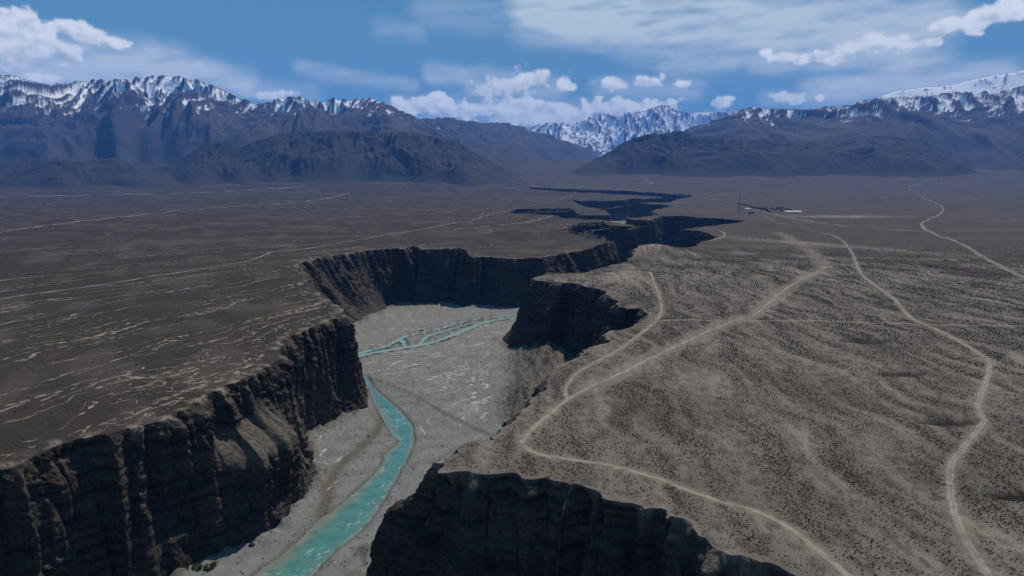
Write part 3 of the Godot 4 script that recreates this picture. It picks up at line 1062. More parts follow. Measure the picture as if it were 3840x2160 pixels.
# ------------------------------------------------------------------ river
func channel(called: String, src: Array, width: float, label: String) -> void:
	var l := []
	var r := []
	var line := smooth_line(src, 3.0)
	for i in line.size():
		var t: Vector2 = (line[mini(line.size() - 1, i + 1)] - line[maxi(0, i - 1)]).normalized()
		var w: float = width * (0.75 + 0.6 * n_patch.get_noise_2d(line[i].x, line[i].y))
		l.append([line[i].x - t.y * w * 0.5, line[i].y + t.x * w * 0.5])
		r.append([line[i].x + t.y * w * 0.5, line[i].y - t.x * w * 0.5])
	river(called, l, r, label, 0.25, 8)

func river(called: String, ls: Array, rs: Array, label: String, shallow_left: float, cols := 26) -> void:
	var l := smooth_line(ls, 1.0)
	var r := smooth_line(rs, 1.0)
	var n := 260
	var v := PackedVector3Array()
	var c := PackedColorArray()
	var idx := PackedInt32Array()
	for i in n:
		var t := float(i) / (n - 1)
		var a := along(l, t)
		var b := along(r, t)
		for k in cols + 1:
			var f := float(k) / cols
			var p := a.lerp(b, lerpf(-0.05, 1.05, f))
			var wav: float = n_ripple.get_noise_2d(p.x, p.y) * 0.10 + n_ripple2.get_noise_2d(p.x, p.y) * 0.06
			v.append(Vector3(p.x, floor_base(p.y) - 0.12 + wav, -p.y))
			var cc := tone(WATER, WATER_DEEP, 0.5 + n_patch.get_noise_2d(p.x * 2.0, p.y * 2.0) * 0.9)
			var sh := ss(0.42, 0.05, f + n_patch.get_noise_2d(p.x * 2.0, p.y * 2.0) * 0.25) * shallow_left
			cc = tone(cc, SHALLOWS, sh)
			cc = tone(cc, SHALLOWS, ss(0.8, 1.0, f + n_patch.get_noise_2d(p.x * 3.0, p.y * 3.0) * 0.15) * 0.7)
			cc = tone(cc, SHALLOWS, ss(0.1, 0.5, n_patch.get_noise_2d(p.x * 1.4 + 60.0, p.y * 0.9)) * 0.22 * shallow_left)
			var foam: float = ss(0.2, 0.62, n_foam.get_noise_2d(t * 170.0, f * 26.0) + 0.25 * n_foam.get_noise_2d(p.x * 2.0, p.y * 2.0)) * ss(-0.1, 0.25, n_where.get_noise_2d(p.x * 2.0 + 40.0, p.y * 2.0))
			cc = tone(cc, FOAM, foam * 0.4)
			if cols < 12:
				cc = tone(cc, FOAM, 0.3)
			cc.a = 1.0
			c.append(cc)
			if i > 0 and k > 0:
				var e := i * (cols + 1) + k
				var g := e - (cols + 1)
				idx.append_array([e, g - 1, g, e, e - 1, g - 1])
	var m := mat(Color.WHITE, 0.22)
	m.metallic_specular = 0.5
	var wn := FastNoiseLite.new()
	wn.frequency = 0.03
	wn.fractal_octaves = 4
	var wt := NoiseTexture2D.new()
	wt.width = 512
	wt.height = 512
	wt.seamless = true
	wt.noise = wn
	m.heightmap_enabled = true
	m.heightmap_texture = wt
	m.heightmap_scale = 9.0
	m.uv1_triplanar = true
	m.uv1_world_triplanar = true
	m.uv1_scale = Vector3.ONE / 10.0
	structure(commit(called, v, c, idx, m), label, "river")

func along(line: Array, t: float) -> Vector2:
	var f := t * (line.size() - 1)
	var i := mini(int(f), line.size() - 2)
	return (line[i] as Vector2).lerp(line[i + 1], f - i)

# ------------------------------------------------------------------ mountains
var mt := {}
var mt_y := []
var mt_c := []
var mt_u := PackedFloat32Array()
var mt_fit := PackedFloat32Array()

func mountain_d(u: float, q: float) -> float:
	var near: float = mt.front + n_mwarp.get_noise_2d(u * 9.0 + mt.sd, 5.0) * 0.4 * minf(mt.D - mt.front, 2600.0)
	return mt.D - q * (mt.D - near)

func mountain_point(u: float, j: int) -> Vector4:
	# x, height over the foot, distance, foot
	var rows: int = mt.rows
	var q := 1.0 - float(j) / (rows - 1) * 1.22
	var d := mountain_d(u, q)
	var x := u * d
	var foot := fan(minf(d, 9500.0)) - 25.0
	var k: float = mt.size
	var sx: float = x + mt.sd
	var wx: float = sx + n_mwarp.get_noise_2d(sx / k * 1.6, d / k * 1.6) * k * 0.16
	var wd: float = d + n_mwarp.get_noise_2d(sx / k * 1.6 + 40.0, d / k * 1.6) * k * 0.16
	var r: float = n_ridge.get_noise_2d(wx / k, wd / k * mt.stretch) * 0.5 + 0.5
	var r2: float = n_ridge.get_noise_2d(wx / k * 5.6 + 9.0, wd / k * 3.6) * 0.5 + 0.5
	var rib: float = 1.0 - absf(n_spur.get_noise_2d(wx / k * 9.0, wd / k * 2.2)) * 1.8
	var env: float = pow(clampf(1.0 - q, 0.0, 1.0), mt.power) if q >= 0.0 else 1.0 + q * 1.4
	env *= lerpf(0.08, 1.0, ss(-0.02, 0.36, 1.0 - q))
	var edge := ss(0.0, 0.25, 1.0 - q)
	var y: float = mt.H * (env * (1.0 - mt.relief) + pow(maxf(env, 0.0), 0.72) * (mt.relief * r * 1.25 + mt.rib * (rib - 0.5) * edge + mt.fine * (r2 - 0.6) * edge))
	return Vector4(x, y, d, foot)

func mountain_column(i: int) -> void:
	var u := mt_u[i]
	var ys := PackedFloat32Array()
	var steep := 0.0
	var want: float = (lerp_table(mt.crest, u) - 120.0) / mt.D
	var fit := 1.0
	for j in mt.rows:
		var p := mountain_point(u, j)
		ys.append(p.y)
		var a := (p.y + p.w - 120.0) / p.z
		if a > steep:
			steep = a
			fit = (want * p.z + 120.0 - p.w) / maxf(p.y, 1.0)
	mt_y[i] = ys
	mt_fit[i] = fit

func mountain(called: String, data: Array, front: float, label: String, o: Dictionary) -> void:
	mt = {"D": float(data[0]), "crest": data[1], "front": front, "rows": o.get("rows", 100), "size": o.get("size", 5200.0), "relief": o.get("relief", 0.55), "rib": o.get("rib", 0.05), "power": o.get("power", 0.9), "stretch": o.get("stretch", 0.8), "sd": o.get("seed", 0.0) * 7777.0, "H": o.get("H", 2300.0), "fine": o.get("fine", 0.21)}
	var rows: int = mt.rows
	var du: float = o.get("du", 0.0017)
	mt_u = PackedFloat32Array()
	var u: float = data[1][0][0]
	while u <= data[1][data[1].size() - 1][0]:
		mt_u.append(u)
		u += du if absf(u) < 0.82 else 0.008
	var n := mt_u.size()
	mt_y = []
	mt_y.resize(n)
	mt_fit.resize(n)
	WorkerThreadPool.wait_for_group_task_completion(WorkerThreadPool.add_group_task(mountain_column, n))
	# scale the range so that its skyline has the surveyed heights; the small crags stay its own
	var fit := PackedFloat32Array()
	var half: int = o.get("half", 9)
	for i in n:
		var sum := 0.0
		var wsum := 0.0
		for k in range(maxi(0, i - half), mini(n, i + half + 1)):
			var w := 1.0 - absf(k - i) / (half + 1.0)
			sum += mt_fit[k] * w
			wsum += w
		fit.append(sum / wsum)
	var snow: float = o.get("snow", 99999.0)
	var snow_w: float = o.get("snow_w", 500.0)
	var bare: float = o.get("bare", 0.65)
	var rock: Color = o.get("rock", ROCK)
	var rock2: Color = o.get("rock2", ROCK_WARM)
	var k2: float = mt.size
	var v := PackedVector3Array()
	var c := PackedColorArray()
	var idx := PackedInt32Array()
	var wants := PackedFloat32Array()
	for i in n:
		wants.append((lerp_table(data[1], mt_u[i]) - 120.0) / mt.D)
	var hs := PackedFloat32Array()
	for i in n:
		var taper := ss(0.0, 0.035, mt_u[i] - mt_u[0] + 0.002) * ss(0.0, 0.035, mt_u[n - 1] - mt_u[i] + 0.002)
		for j in rows:
			var q := 1.0 - float(j) / (rows - 1) * 1.22
			var d := mountain_d(mt_u[i], q)
			var foot := fan(minf(d, 9500.0)) - 25.0
			var y: float = foot + mt_y[i][j] * fit[i] * taper
			var most := wants[i] * d + 120.0
			if absf(q) < 0.3:
				# the crest itself, broken by crags
				var x: float = mt_u[i] * d + mt.sd
				var crag: float = n_ridge.get_noise_2d(x / k2 * 5.6 + 9.0, d / k2 * 3.6) * 0.5 + 0.5
				y = maxf(y, foot + (most - foot) * taper * (0.995 - 1.9 * absf(q) - 0.22 * float(mt.fine) * (1.0 - crag) * (1.0 + 14.0 * absf(q))))
			if q > -0.1 and y > most - 30.0:
				y = most - 30.0 + 60.0 * (1.0 - exp(-(y - most + 30.0) / 60.0))
			hs.append(y)
			v.append(Vector3(mt_u[i] * d, y, -d))
	for i in n:
		for j in rows:
			var at := i * rows + j
			var p: Vector3 = v[at]
			var cc := tone(rock, rock2, 0.5 + n_broad.get_noise_2d(p.x * 0.03 + mt.sd, p.z * 0.03) * 1.4)
			if p.y > snow - snow_w * 2.0:
				# snow lies in the hollows and is blown off the ribs
				var l1 := maxi(0, i - 2) * rows + j
				var r1 := mini(n - 1, i + 2) * rows + j
				var l2 := maxi(0, i - 6) * rows + j
				var r2 := mini(n - 1, i + 6) * rows + j
				var a := hs[l1] + hs[r1] - 2.0 * p.y
				var a2 := hs[l2] + hs[r2] - 2.0 * p.y
				var st: float = 0.7 * n_snow.get_noise_2d(p.x + mt.sd, p.y * 1.3) + 0.8 * n_snow.get_noise_2d(p.x * 3.2 + mt.sd, p.y * 3.6)
				var sv := minf((p.y - snow) / snow_w, bare) + clampf(a / 50.0, -0.6, 0.6) + clampf(a2 / 170.0, -0.5, 0.5) + st * 0.8
				cc = tone(cc, SNOW, ss(-0.22, 0.4, sv))
			cc.a = 1.0
			c.append(cc)
			if i > 0 and j > 0:
				var p2 := at - rows
				idx.append_array([at, p2 - 1, p2, at, at - 1, p2 - 1])
	structure(commit(called, v, c, idx, mat(Color.WHITE, 0.95)), label, "mountain")

# ------------------------------------------------------------------ plants and stones
func lump(seed_: int, rings: int, segs: int, squash: float, rough: float) -> ArrayMesh:
	# an irregular, flat-faced mound; every face is its own leafy or stony facet
	var g := RandomNumberGenerator.new()
	g.seed = seed_
	var pts := []
	for r in rings:
		var row := []
		var a := (PI * 0.5) * (1.0 - float(r) / rings)
		for s in segs:
			var b := TAU * (s + 0.5 * (r % 2)) / segs + g.randf_range(-0.2, 0.2)
			var k := 1.0 + g.randf_range(-rough, rough)
			row.append(Vector3(cos(b) * sin(a) * k, cos(a) * squash * k - 0.06, sin(b) * sin(a) * k) * 0.5)
		pts.append(row)
	var top := Vector3(g.randf_range(-0.1, 0.1), 0.5 * squash, g.randf_range(-0.1, 0.1))
	var st := SurfaceTool.new()
	st.begin(Mesh.PRIMITIVE_TRIANGLES)
	st.set_smooth_group(-1)
	for r in rings:
		for s in segs:
			var a0: Vector3 = pts[r][s]
			var a1: Vector3 = pts[r][(s + 1) % segs]
			if r == rings - 1:
				for p in [a0, a1, top]:
					st.add_vertex(p)
			else:
				var b0: Vector3 = pts[r + 1][s]
				var b1: Vector3 = pts[r + 1][(s + 1) % segs]
				for p in [a0, a1, b0, a1, b1, b0]:
					st.add_vertex(p)
	st.generate_normals()
	return st.commit()

func in_canyon(x: float, d: float) -> bool:
	var i := int((x - MX0) / MC)
	var j := int((d - MD0) / MC)
	if i < 1 or j < 1 or i >= MW - 1 or j >= MH - 1:
		return false
	return canyon_mask[j * MW + i] + canyon_mask[j * MW + i + 1] + canyon_mask[j * MW + i - 1] + canyon_mask[(j + 1) * MW + i] + canyon_mask[(j - 1) * MW + i] > 0

func scatter(called: String, label: String, category: String, meshes: Array, m: Material, places: Array) -> void:
	# places: [position, size, yaw, tint]
	var root := Node3D.new()
	root.name = numbered(called)
	add_child(root)
	root.set_meta("kind", "stuff")
	tag(root, label, category)
	for k in meshes.size():
		var mine := []
		for i in range(k, places.size(), meshes.size()):
			mine.append(places[i])
		if mine.is_empty():
			continue
		var mm := MultiMesh.new()
		mm.transform_format = MultiMesh.TRANSFORM_3D
		mm.use_colors = true
		mm.mesh = meshes[k]
		mm.instance_count = mine.size()
		for i in mine.size():
			var p: Array = mine[i]
			mm.set_instance_transform(i, Transform3D(Basis(Vector3.UP, p[2]).scaled(Vector3.ONE * p[1]), p[0]))
			mm.set_instance_color(i, p[3])
		var o := MultiMeshInstance3D.new()
		o.multimesh = mm
		o.material_override = m
		o.name = category.replace(" ", "_") + "_cover"
		o.set_meta("kind", "stuff")
		root.add_child(o, true)

func scrub() -> void:
	var places := []
	for zone in [[196.0, 430.0, 1.1, 0.6], [430.0, 760.0, 1.45, 0.78], [760.0, 1350.0, 2.4, 1.15]]:
		var d: float = zone[0]
		var cell: float = zone[2]
		while d < zone[1]:
			var x := -0.1 * d - 40.0
			var xe := minf(0.82 * d + 20.0, 1000.0)
			while x < xe:
				var px := x + rng.randf_range(-0.5, 0.5) * cell
				var pd := d + rng.randf_range(-0.5, 0.5) * cell
				x += cell
				if left_side(px, pd) or in_canyon(px, pd):
					continue
				var bands: float = n_bands.get_noise_2d(px * 1.25 + n_warp.get_noise_2d(px, pd) * 15.0 + n_warp2.get_noise_2d(px, pd) * 3.0, pd * 0.14)
				var dens: float = 0.62 + n_patch.get_noise_2d(px, pd) * 0.5 - bands * 0.9
				var tm := mask_at(track_mask, px, pd, MX0, MD0, MC, MW, MH)
				var dune := exp(-(pow(px - 150.0, 2.0) / 500.0 + pow(pd - 880.0, 2.0) / 2800.0))
				dens -= tm * 1.6 + dune * 0.9
				dens *= 1.0 - 0.8 * ss(750.0, 1320.0, pd)
				if rng.randf() > dens:
					continue
				var size: float = zone[3] * (0.55 + 0.95 * pow(rng.randf(), 1.8)) * (1.0 - bands * 0.5)
				var k := rng.randf()
				places.append([Vector3(px, land(px, pd) - 0.03, -pd), size, rng.randf() * TAU, tone(SHRUB_A, SHRUB_B, k)])
			d += cell
	# sparser scrub in bands on the dark gravel across the canyon
	var d2 := 260.0
	while d2 < 1000.0:
		var x2 := -0.82 * d2 - 10.0
		while x2 < -140.0:
			var px := x2 + rng.randf_range(-1.3, 1.3)
			var pd := d2 + rng.randf_range(-1.3, 1.3)
			x2 += 2.6
			if not left_side(px, pd) or in_canyon(px, pd):
				continue
			var q: float = n_where.get_noise_2d(px * 1.4 + 900.0, pd * 1.4) + 0.25 * mask_at(rim_mask, px, pd, MX0, MD0, MC, MW, MH)
			if rng.randf() > (q - 0.02) * 2.2:
				continue
			places.append([Vector3(px, land(px, pd) - 0.03, -pd), rng.randf_range(0.5, 1.25), rng.randf() * TAU, tone(SHRUB_A, SHRUB_B, rng.randf())])
		d2 += 2.6
	# the shrubs that show largest stand as plants of their own
	var order := []
	for i in places.size():
		var p: Vector3 = places[i][0]
		var ok: bool = absf(p.x) < -p.z * 0.74 and -p.z > 200.0
		order.append([places[i][1] / -p.z if ok else 0.0, i])
	order.sort_custom(func(a, b): return a[0] > b[0])
	var meshes := [lump(3, 3, 7, 1.05, 0.28), lump(4, 3, 6, 0.9, 0.32), lump(8, 2, 7, 0.8, 0.3)]
	var tints := []
	for k in 4:
		tints.append(mat(tone(SHRUB_A, SHRUB_B, k / 3.0), 1.0, false))
	var taken := {}
	for k in 300:
		var i: int = order[k][1]
		taken[i] = true
		var o := MeshInstance3D.new()
		o.mesh = meshes[k % 3]
		o.material_override = tints[k % 4]
		o.name = numbered("desert_shrub")
		o.position = places[i][0]
		o.rotation.y = places[i][2]
		o.scale = Vector3.ONE * places[i][1]
		add_child(o)
		tag(o, "low dry brown desert shrub on pale sand above the canyon rim", "shrub", "larger desert shrubs on the sandy plateau")
	var rest := []
	for i in places.size():
		if not taken.has(i):
			rest.append(places[i])
	scatter("desert_scrub", "countless small dark desert shrubs dotting the plateau", "scrub", meshes, mat(Color.WHITE, 1.0), rest)
	# scrub on the terraces inside the canyon
	var low := []
	for z in [[42.0, 800.0, 40.0, 110.0, 2600, 1.3], [10.0, 630.0, 22.0, 60.0, 800, 1.2], [-172.0, 585.0, 22.0, 30.0, 260, 1.4], [130.0, 1020.0, 40.0, 60.0, 200, 2.0]]:
		for k in z[4]:
			var px: float = z[0] + rng.randfn() * z[2] * 0.6
			var pd: float = z[1] + rng.randfn() * z[3] * 0.6
			var y := floor_y(px, pd)
			if y - floor_base(pd) < 2.2:
				continue
			low.append([Vector3(px, y - 0.05, -pd), rng.randf_range(0.6, 1.0) * z[5], rng.randf() * TAU, tone(SHRUB_A, SHRUB_B, rng.randf())])
	scatter("terrace_scrub", "dark shrubs scattered over the terraces inside the canyon", "scrub", meshes, mat(Color.WHITE, 1.0), low)
	# cobbles on the river bed
	var stones := []
	for k in 46000:
		var pd := 300.0 + 560.0 * rng.randf()
		var px := -215.0 + 260.0 * rng.randf()
		if not in_canyon(px, pd) or mask_at(water_mask, px, pd, FX0, FD0, 2.0, FW, FH) > 0.2:
			continue
		if rng.randf() > 0.45 + n_patch.get_noise_2d(px, pd):
			continue
		var g := rng.randf_range(0.75, 1.25)
		stones.append([Vector3(px, floor_y(px, pd), -pd), 0.3 + 1.3 * pow(rng.randf(), 5.0), rng.randf() * TAU, Color(COBBLE.r * g, COBBLE.g * g, COBBLE.b * g)])
	scatter("river_cobbles", "loose grey cobbles strewn over the gravel bars", "cobbles", [lump(11, 2, 6, 0.8, 0.2), lump(12, 2, 5, 0.7, 0.22)], mat(Color.WHITE, 0.9), stones)

func boulder(x: float, d: float, size: float, label: String, sd: int) -> void:
	var o := MeshInstance3D.new()
	o.mesh = lump(sd, 5, 11, 1.15, 0.13)
	o.material_override = mat(CLIFF_DARK, 0.9, false)
	o.name = numbered("boulder")
	o.position = Vector3(x, floor_y(x, d) - 0.1, -d)
	o.scale = Vector3(size * 1.2, size, size)
	o.rotation.y = sd
	add_child(o)
	tag(o, label, "boulder", "boulders lying on the river bed")

func leafy(sd: int, r: float, h: float, count: int, leaf: float) -> ArrayMesh:
	# many small leaf-sized faces through the crown's volume, gathered in clumps
	var g := RandomNumberGenerator.new()
	g.seed = sd
	var st := SurfaceTool.new()
	st.begin(Mesh.PRIMITIVE_TRIANGLES)
	st.set_smooth_group(-1)
	var clumps := []
	for k in 9:
		var a := g.randf() * TAU
		var q := sqrt(g.randf()) * r * 0.7
		clumps.append(Vector3(cos(a) * q, h * g.randf_range(0.18, 0.9), sin(a) * q))
	for k in count:
		var p: Vector3 = clumps[k % 9] + Vector3(g.randfn(), g.randfn() * 0.8, g.randfn()) * r * 0.24
		p.y = clampf(p.y, 0.05, h * 1.05)
		var u := Vector3(g.randfn(), g.randfn(), g.randfn()).normalized() * leaf
		var w := Vector3(g.randfn(), g.randfn(), g.randfn()).cross(u).normalized() * leaf * 0.5
		for q in [p - u, p + w, p + u, p - u, p + u, p - w]:
			st.add_vertex(q)
	st.generate_normals()
	return st.commit()

func trunk_mesh(r: float, h: float, limbs: int, sd: int) -> ArrayMesh:
	var g := RandomNumberGenerator.new()
	g.seed = sd
	var st := SurfaceTool.new()
	st.begin(Mesh.PRIMITIVE_TRIANGLES)
	tube(st, Vector3(0, -0.3, 0), Vector3(0, h, 0), r, r * 0.45, 6)
	for k in limbs:
		var a := TAU * k / limbs + g.randf()
		var y := h * g.randf_range(0.35, 0.8)
		tube(st, Vector3(0, y, 0), Vector3(cos(a), 1.1, sin(a)) * h * 0.35 + Vector3(0, y, 0), r * 0.5, r * 0.15, 5)
	st.generate_normals()
	return st.commit()

func tube(st: SurfaceTool, a: Vector3, b: Vector3, ra: float, rb: float, n := 6) -> void:
	var ax := (b - a).normalized()
	var u := ax.cross(Vector3.RIGHT if absf(ax.x) < 0.8 else Vector3.UP).normalized()
	var w := ax.cross(u)
	for k in n:
		var p := u * cos(TAU * k / n) + w * sin(TAU * k / n)
		var q := u * cos(TAU * (k + 1) / n) + w * sin(TAU * (k + 1) / n)
		for t in [a + p * ra, b + p * rb, b + q * rb, a + p * ra, b + q * rb, a + q * ra, a, a + p * ra, a + q * ra, b, b + q * rb, b + p * rb]:
			st.add_vertex(t)

func part(parent: Node, called: String, mesh: Mesh, m: Material, at := Vector3.ZERO) -> MeshInstance3D:
	var o := MeshInstance3D.new()
	o.mesh = mesh
	o.material_override = m
	o.name = called
	o.position = at
	parent.add_child(o, true)
	return o

func thing(called: String, label: String, category: String, at: Vector3, turn := 0.0, group := "") -> Node3D:
	var o := Node3D.new()
	o.name = numbered(called)
	o.position = at
	o.rotation.y = turn
	add_child(o)
	tag(o, label, category, group)
	return o

func bar(a: Vector3, b: Vector3, r: float, n := 6) -> ArrayMesh:
	var st := SurfaceTool.new()
	st.begin(Mesh.PRIMITIVE_TRIANGLES)
	tube(st, a, b, r, r, n)
	st.generate_normals()
	return st.commit()

func box(s: Vector3) -> BoxMesh:
	var b := BoxMesh.new()
	b.size = s
	return b

func gable(w: float, l: float, h: float, over: float) -> ArrayMesh:
	var st := SurfaceTool.new()
	st.begin(Mesh.PRIMITIVE_TRIANGLES)
	st.set_smooth_group(-1)
	var x := w / 2 + over
	var z := l / 2 + over
	var p := [Vector3(-x, 0, -z), Vector3(x, 0, -z), Vector3(0, h, -z), Vector3(-x, 0, z), Vector3(x, 0, z), Vector3(0, h, z)]
	for t in [0, 1, 2, 3, 5, 4, 0, 2, 5, 0, 5, 3, 1, 4, 5, 1, 5, 2, 0, 3, 4, 0, 4, 1]:
		st.add_vertex(p[t])
	st.generate_normals()
	return st.commit()

func house(called: String, label: String, category: String, x: float, d: float, turn: float, w: float, l: float, h: float, roof_h: float, walls: Color, roof: Color, windows: int, group := "") -> void:
	var t := thing(called, label, category, Vector3(x, land(x, d) + 0.1, -d), turn, group)
	part(t, "wall", box(Vector3(w, h + 1.0, l)), mat(walls, 0.9, false), Vector3(0, h / 2 - 0.5, 0))
	var r := part(t, "roof", gable(w, l, roof_h, 0.4), mat(roof, 0.7, false), Vector3(0, h + 0.003, 0))
	if windows > 2:
		part(r, "chimney", box(Vector3(0.6, 1.2, 0.6)), mat(walls, 0.9, false), Vector3(w * 0.2, roof_h * 0.6 + 0.3, l * 0.25))
	var glass := mat(Color(0.03, 0.035, 0.04), 0.2, false)
	var wood := mat(Color(0.12, 0.08, 0.05), 0.8, false)
	for k in windows:
		var z := lerpf(-l * 0.38, l * 0.38, (k + 0.5) / windows)
		part(t, "window", box(Vector3(0.12, 1.2, 1.3)), glass, Vector3(-w / 2 - 0.01, h * 0.55, z))
	part(t, "door", box(Vector3(1.1, 2.1, 0.12)), wood, Vector3(0, 1.05, l / 2 + 0.01))

func mast(x: float, d: float) -> void:
	var t := thing("lattice_mast", "tall thin steel lattice mast standing near the canyon edge", "mast", Vector3(x, land(x, d), -d))
	var steel := mat(Color(0.16, 0.17, 0.18), 0.6, false)
	var H := 78.0
	var ft := func(k: int, y: float) -> Vector3:
		var r := lerpf(4.2, 0.8, y / H)
		return Vector3([-1, 1, 1, -1][k] * r, y, [-1, -1, 1, 1][k] * r)
	for k in 4:
		part(t, "leg", bar(ft.call(k, -1.0), ft.call(k, H), 0.28), steel)
		var st := SurfaceTool.new()
		st.begin(Mesh.PRIMITIVE_TRIANGLES)
		for q in 12:
			var y0 := H * q / 12.0
			var y1 := H * (q + 1) / 12.0
			tube(st, ft.call(k, y0), ft.call((k + 1) % 4, y1), 0.14, 0.14, 4)
			tube(st, ft.call((k + 1) % 4, y0), ft.call(k, y1), 0.14, 0.14, 4)
			tube(st, ft.call(k, y1), ft.call((k + 1) % 4, y1), 0.14, 0.14, 4)
		st.generate_normals()
		part(t, "bracing", st.commit(), steel)
	part(t, "platform", box(Vector3(4.0, 0.3, 4.0)), steel, Vector3(0, H * 0.9, 0))
	part(t, "antenna", bar(Vector3(0, H, 0), Vector3(0, H + 9.0, 0), 0.15), steel)

func pole(x: float, d: float, label: String) -> void:
	var t := thing("utility_pole", label, "utility pole", Vector3(x, land(x, d), -d), 0.6, "utility poles beside the track on the dark gravel plain")
	var wood := mat(Color(0.07, 0.06, 0.055), 0.9, false)
	part(t, "post", bar(Vector3(0, -0.5, 0), Vector3(0, 15.0, 0), 0.2), wood)
	part(t, "crossarm", box(Vector3(2.8, 0.16, 0.16)), wood, Vector3(0, 14.2, 0.22))
	part(t, "crossarm", box(Vector3(2.2, 0.16, 0.16)), wood, Vector3(0, 13.2, 0.22))
	for s in [-1.2, -0.4, 0.4, 1.2]:
		part(t, "insulator", bar(Vector3(s, 14.28, 0.22), Vector3(s, 14.6, 0.22), 0.06), mat(Color(0.5, 0.5, 0.48), 0.4, false))

func far_things() -> void:
	mast(1022.0, 3089.0)
	house("station_house", "white walled house with pale roof beside the road near the mast", "house", 1225.0, 3560.0, 0.5, 16.0, 34.0, 5.0, 3.0, Color(0.55, 0.54, 0.5), Color(0.5, 0.5, 0.5), 5)
	house("dark_shed", "dark flat shed standing alone between the road and the canyon", "shed", 1066.0, 3060.0, 1.2, 14.0, 26.0, 6.0, 2.0, Color(0.05, 0.05, 0.05), Color(0.04, 0.04, 0.045), 2)
	house("long_greenhouse", "long low white building beyond the roadside plantation", "building", 1300.0, 3184.0, 1.45, 20.0, 78.0, 5.0, 3.0, Color(0.6, 0.6, 0.57), Color(0.62, 0.62, 0.6), 6)
	# plantation and the row along the road
	var crowns := [leafy(41, 2.6, 6.5, 90, 0.9), leafy(42, 3.0, 6.0, 90, 0.9), leafy(43, 2.2, 7.0, 90, 0.9)]
	var trunks := [trunk_mesh(0.2, 4.0, 3, 5), trunk_mesh(0.24, 4.4, 3, 6)]
	var greens := [mat(Color(0.04, 0.055, 0.022), 0.9, false), mat(Color(0.05, 0.065, 0.03), 0.9, false)]
	var bark := mat(Color(0.1, 0.08, 0.06), 0.95, false)
	var spots := []
	for k in 70:
		var f := rng.randf()
		var g := rng.randf()
		spots.append([lerpf(1330.0, 1240.0, f) + lerpf(0.0, 130.0, g) + rng.randfn() * 6.0, lerpf(3750.0, 3150.0, f) + rng.randfn() * 14.0, 0])
	var road := smooth_line(TRACK_E, 20.0)
	for k in 80:
		var p := along(road, lerpf(0.30, 0.56, k / 80.0))
		spots.append([p.x + 16.0 + rng.randfn() * 2.0, p.y + rng.randfn() * 3.0, 1])
	for s in spots:
		var lab := "small dark green tree in the plantation beside the long white building" if s[2] == 0 else "small dark green tree in the row along the main road"
		var grp := "plantation trees" if s[2] == 0 else "roadside trees"
		var t := thing("plantation_tree" if s[2] == 0 else "roadside_tree", lab, "tree", Vector3(s[0], land(s[0], s[1]), -s[1]), rng.randf() * TAU, grp)
		t.scale = Vector3.ONE * rng.randf_range(0.9, 1.5)
		part(t, "trunk", trunks[rng.randi() % 2], bark)
		part(t, "crown", crowns[rng.randi() % 3], greens[rng.randi() % 2], Vector3(0, 1.4, 0))
	# hamlet at the mouth of the valley
	for k in 14:
		var hx := -120.0 + 560.0 * (k + rng.randf()) / 14.0
		var hd := 7350.0 + rng.randf_range(-160.0, 260.0)
		house("village_house", "tiny pale house of the hamlet at the valley mouth", "house", hx, hd, rng.randf() * 3.0, 16.0, 26.0, 6.0, 4.0, Color(0.2, 0.185, 0.17), Color(0.16, 0.155, 0.15), 2, "houses of the far hamlet")
	pole(-548.0, 779.0, "wooden utility pole beside the end of the dirt track on the dark plain")
	pole(-514.0, 1000.0, "wooden utility pole standing alone between the two dirt tracks")
	boulder(-150.0, 372.0, 3.4, "larger dark boulder on grey gravel by the cliff foot", 51)
	boulder(-157.0, 369.0, 1.9, "smaller dark boulder on grey gravel by the cliff foot", 52)
	boulder(-122.0, 560.0, 2.2, "dark boulder on the brown terrace below the lit buttress", 53)
	var bush := [leafy(61, 1.7, 2.4, 420, 0.28), leafy(62, 1.5, 2.0, 420, 0.26), leafy(63, 1.9, 2.2, 420, 0.28)]
	var olive := [mat(Color(0.06, 0.075, 0.025), 0.9, false), mat(Color(0.075, 0.08, 0.03), 0.9, false), mat(Color(0.05, 0.06, 0.022), 0.9, false)]
	for k in 26:
		var bx := -196.0 + 1.35 * k + rng.randfn() * 0.8
		var bd := 338.5 + 0.45 * k + rng.randfn() * 1.3
		var t := thing("green_bush", "olive green bush in the thicket at the foot of the shaded cliff", "bush", Vector3(bx, floor_y(bx, bd) - 0.05, -bd), rng.randf() * TAU, "bushes at the foot of the shaded cliff")
		t.scale = Vector3.ONE * rng.randf_range(0.7, 1.25)
		part(t, "foliage", bush[k % 3], olive[k % 3])
		part(t, "stem", trunk_mesh(0.08, 1.0, 3, 70 + k % 3), bark)

# ------------------------------------------------------------------ sky: air and clouds only
var sky_rows := []
var sky_w := 4096
var sky_step := 1
var sky_j0 := 0
var sky_i0 := 0
var sky_n := 0

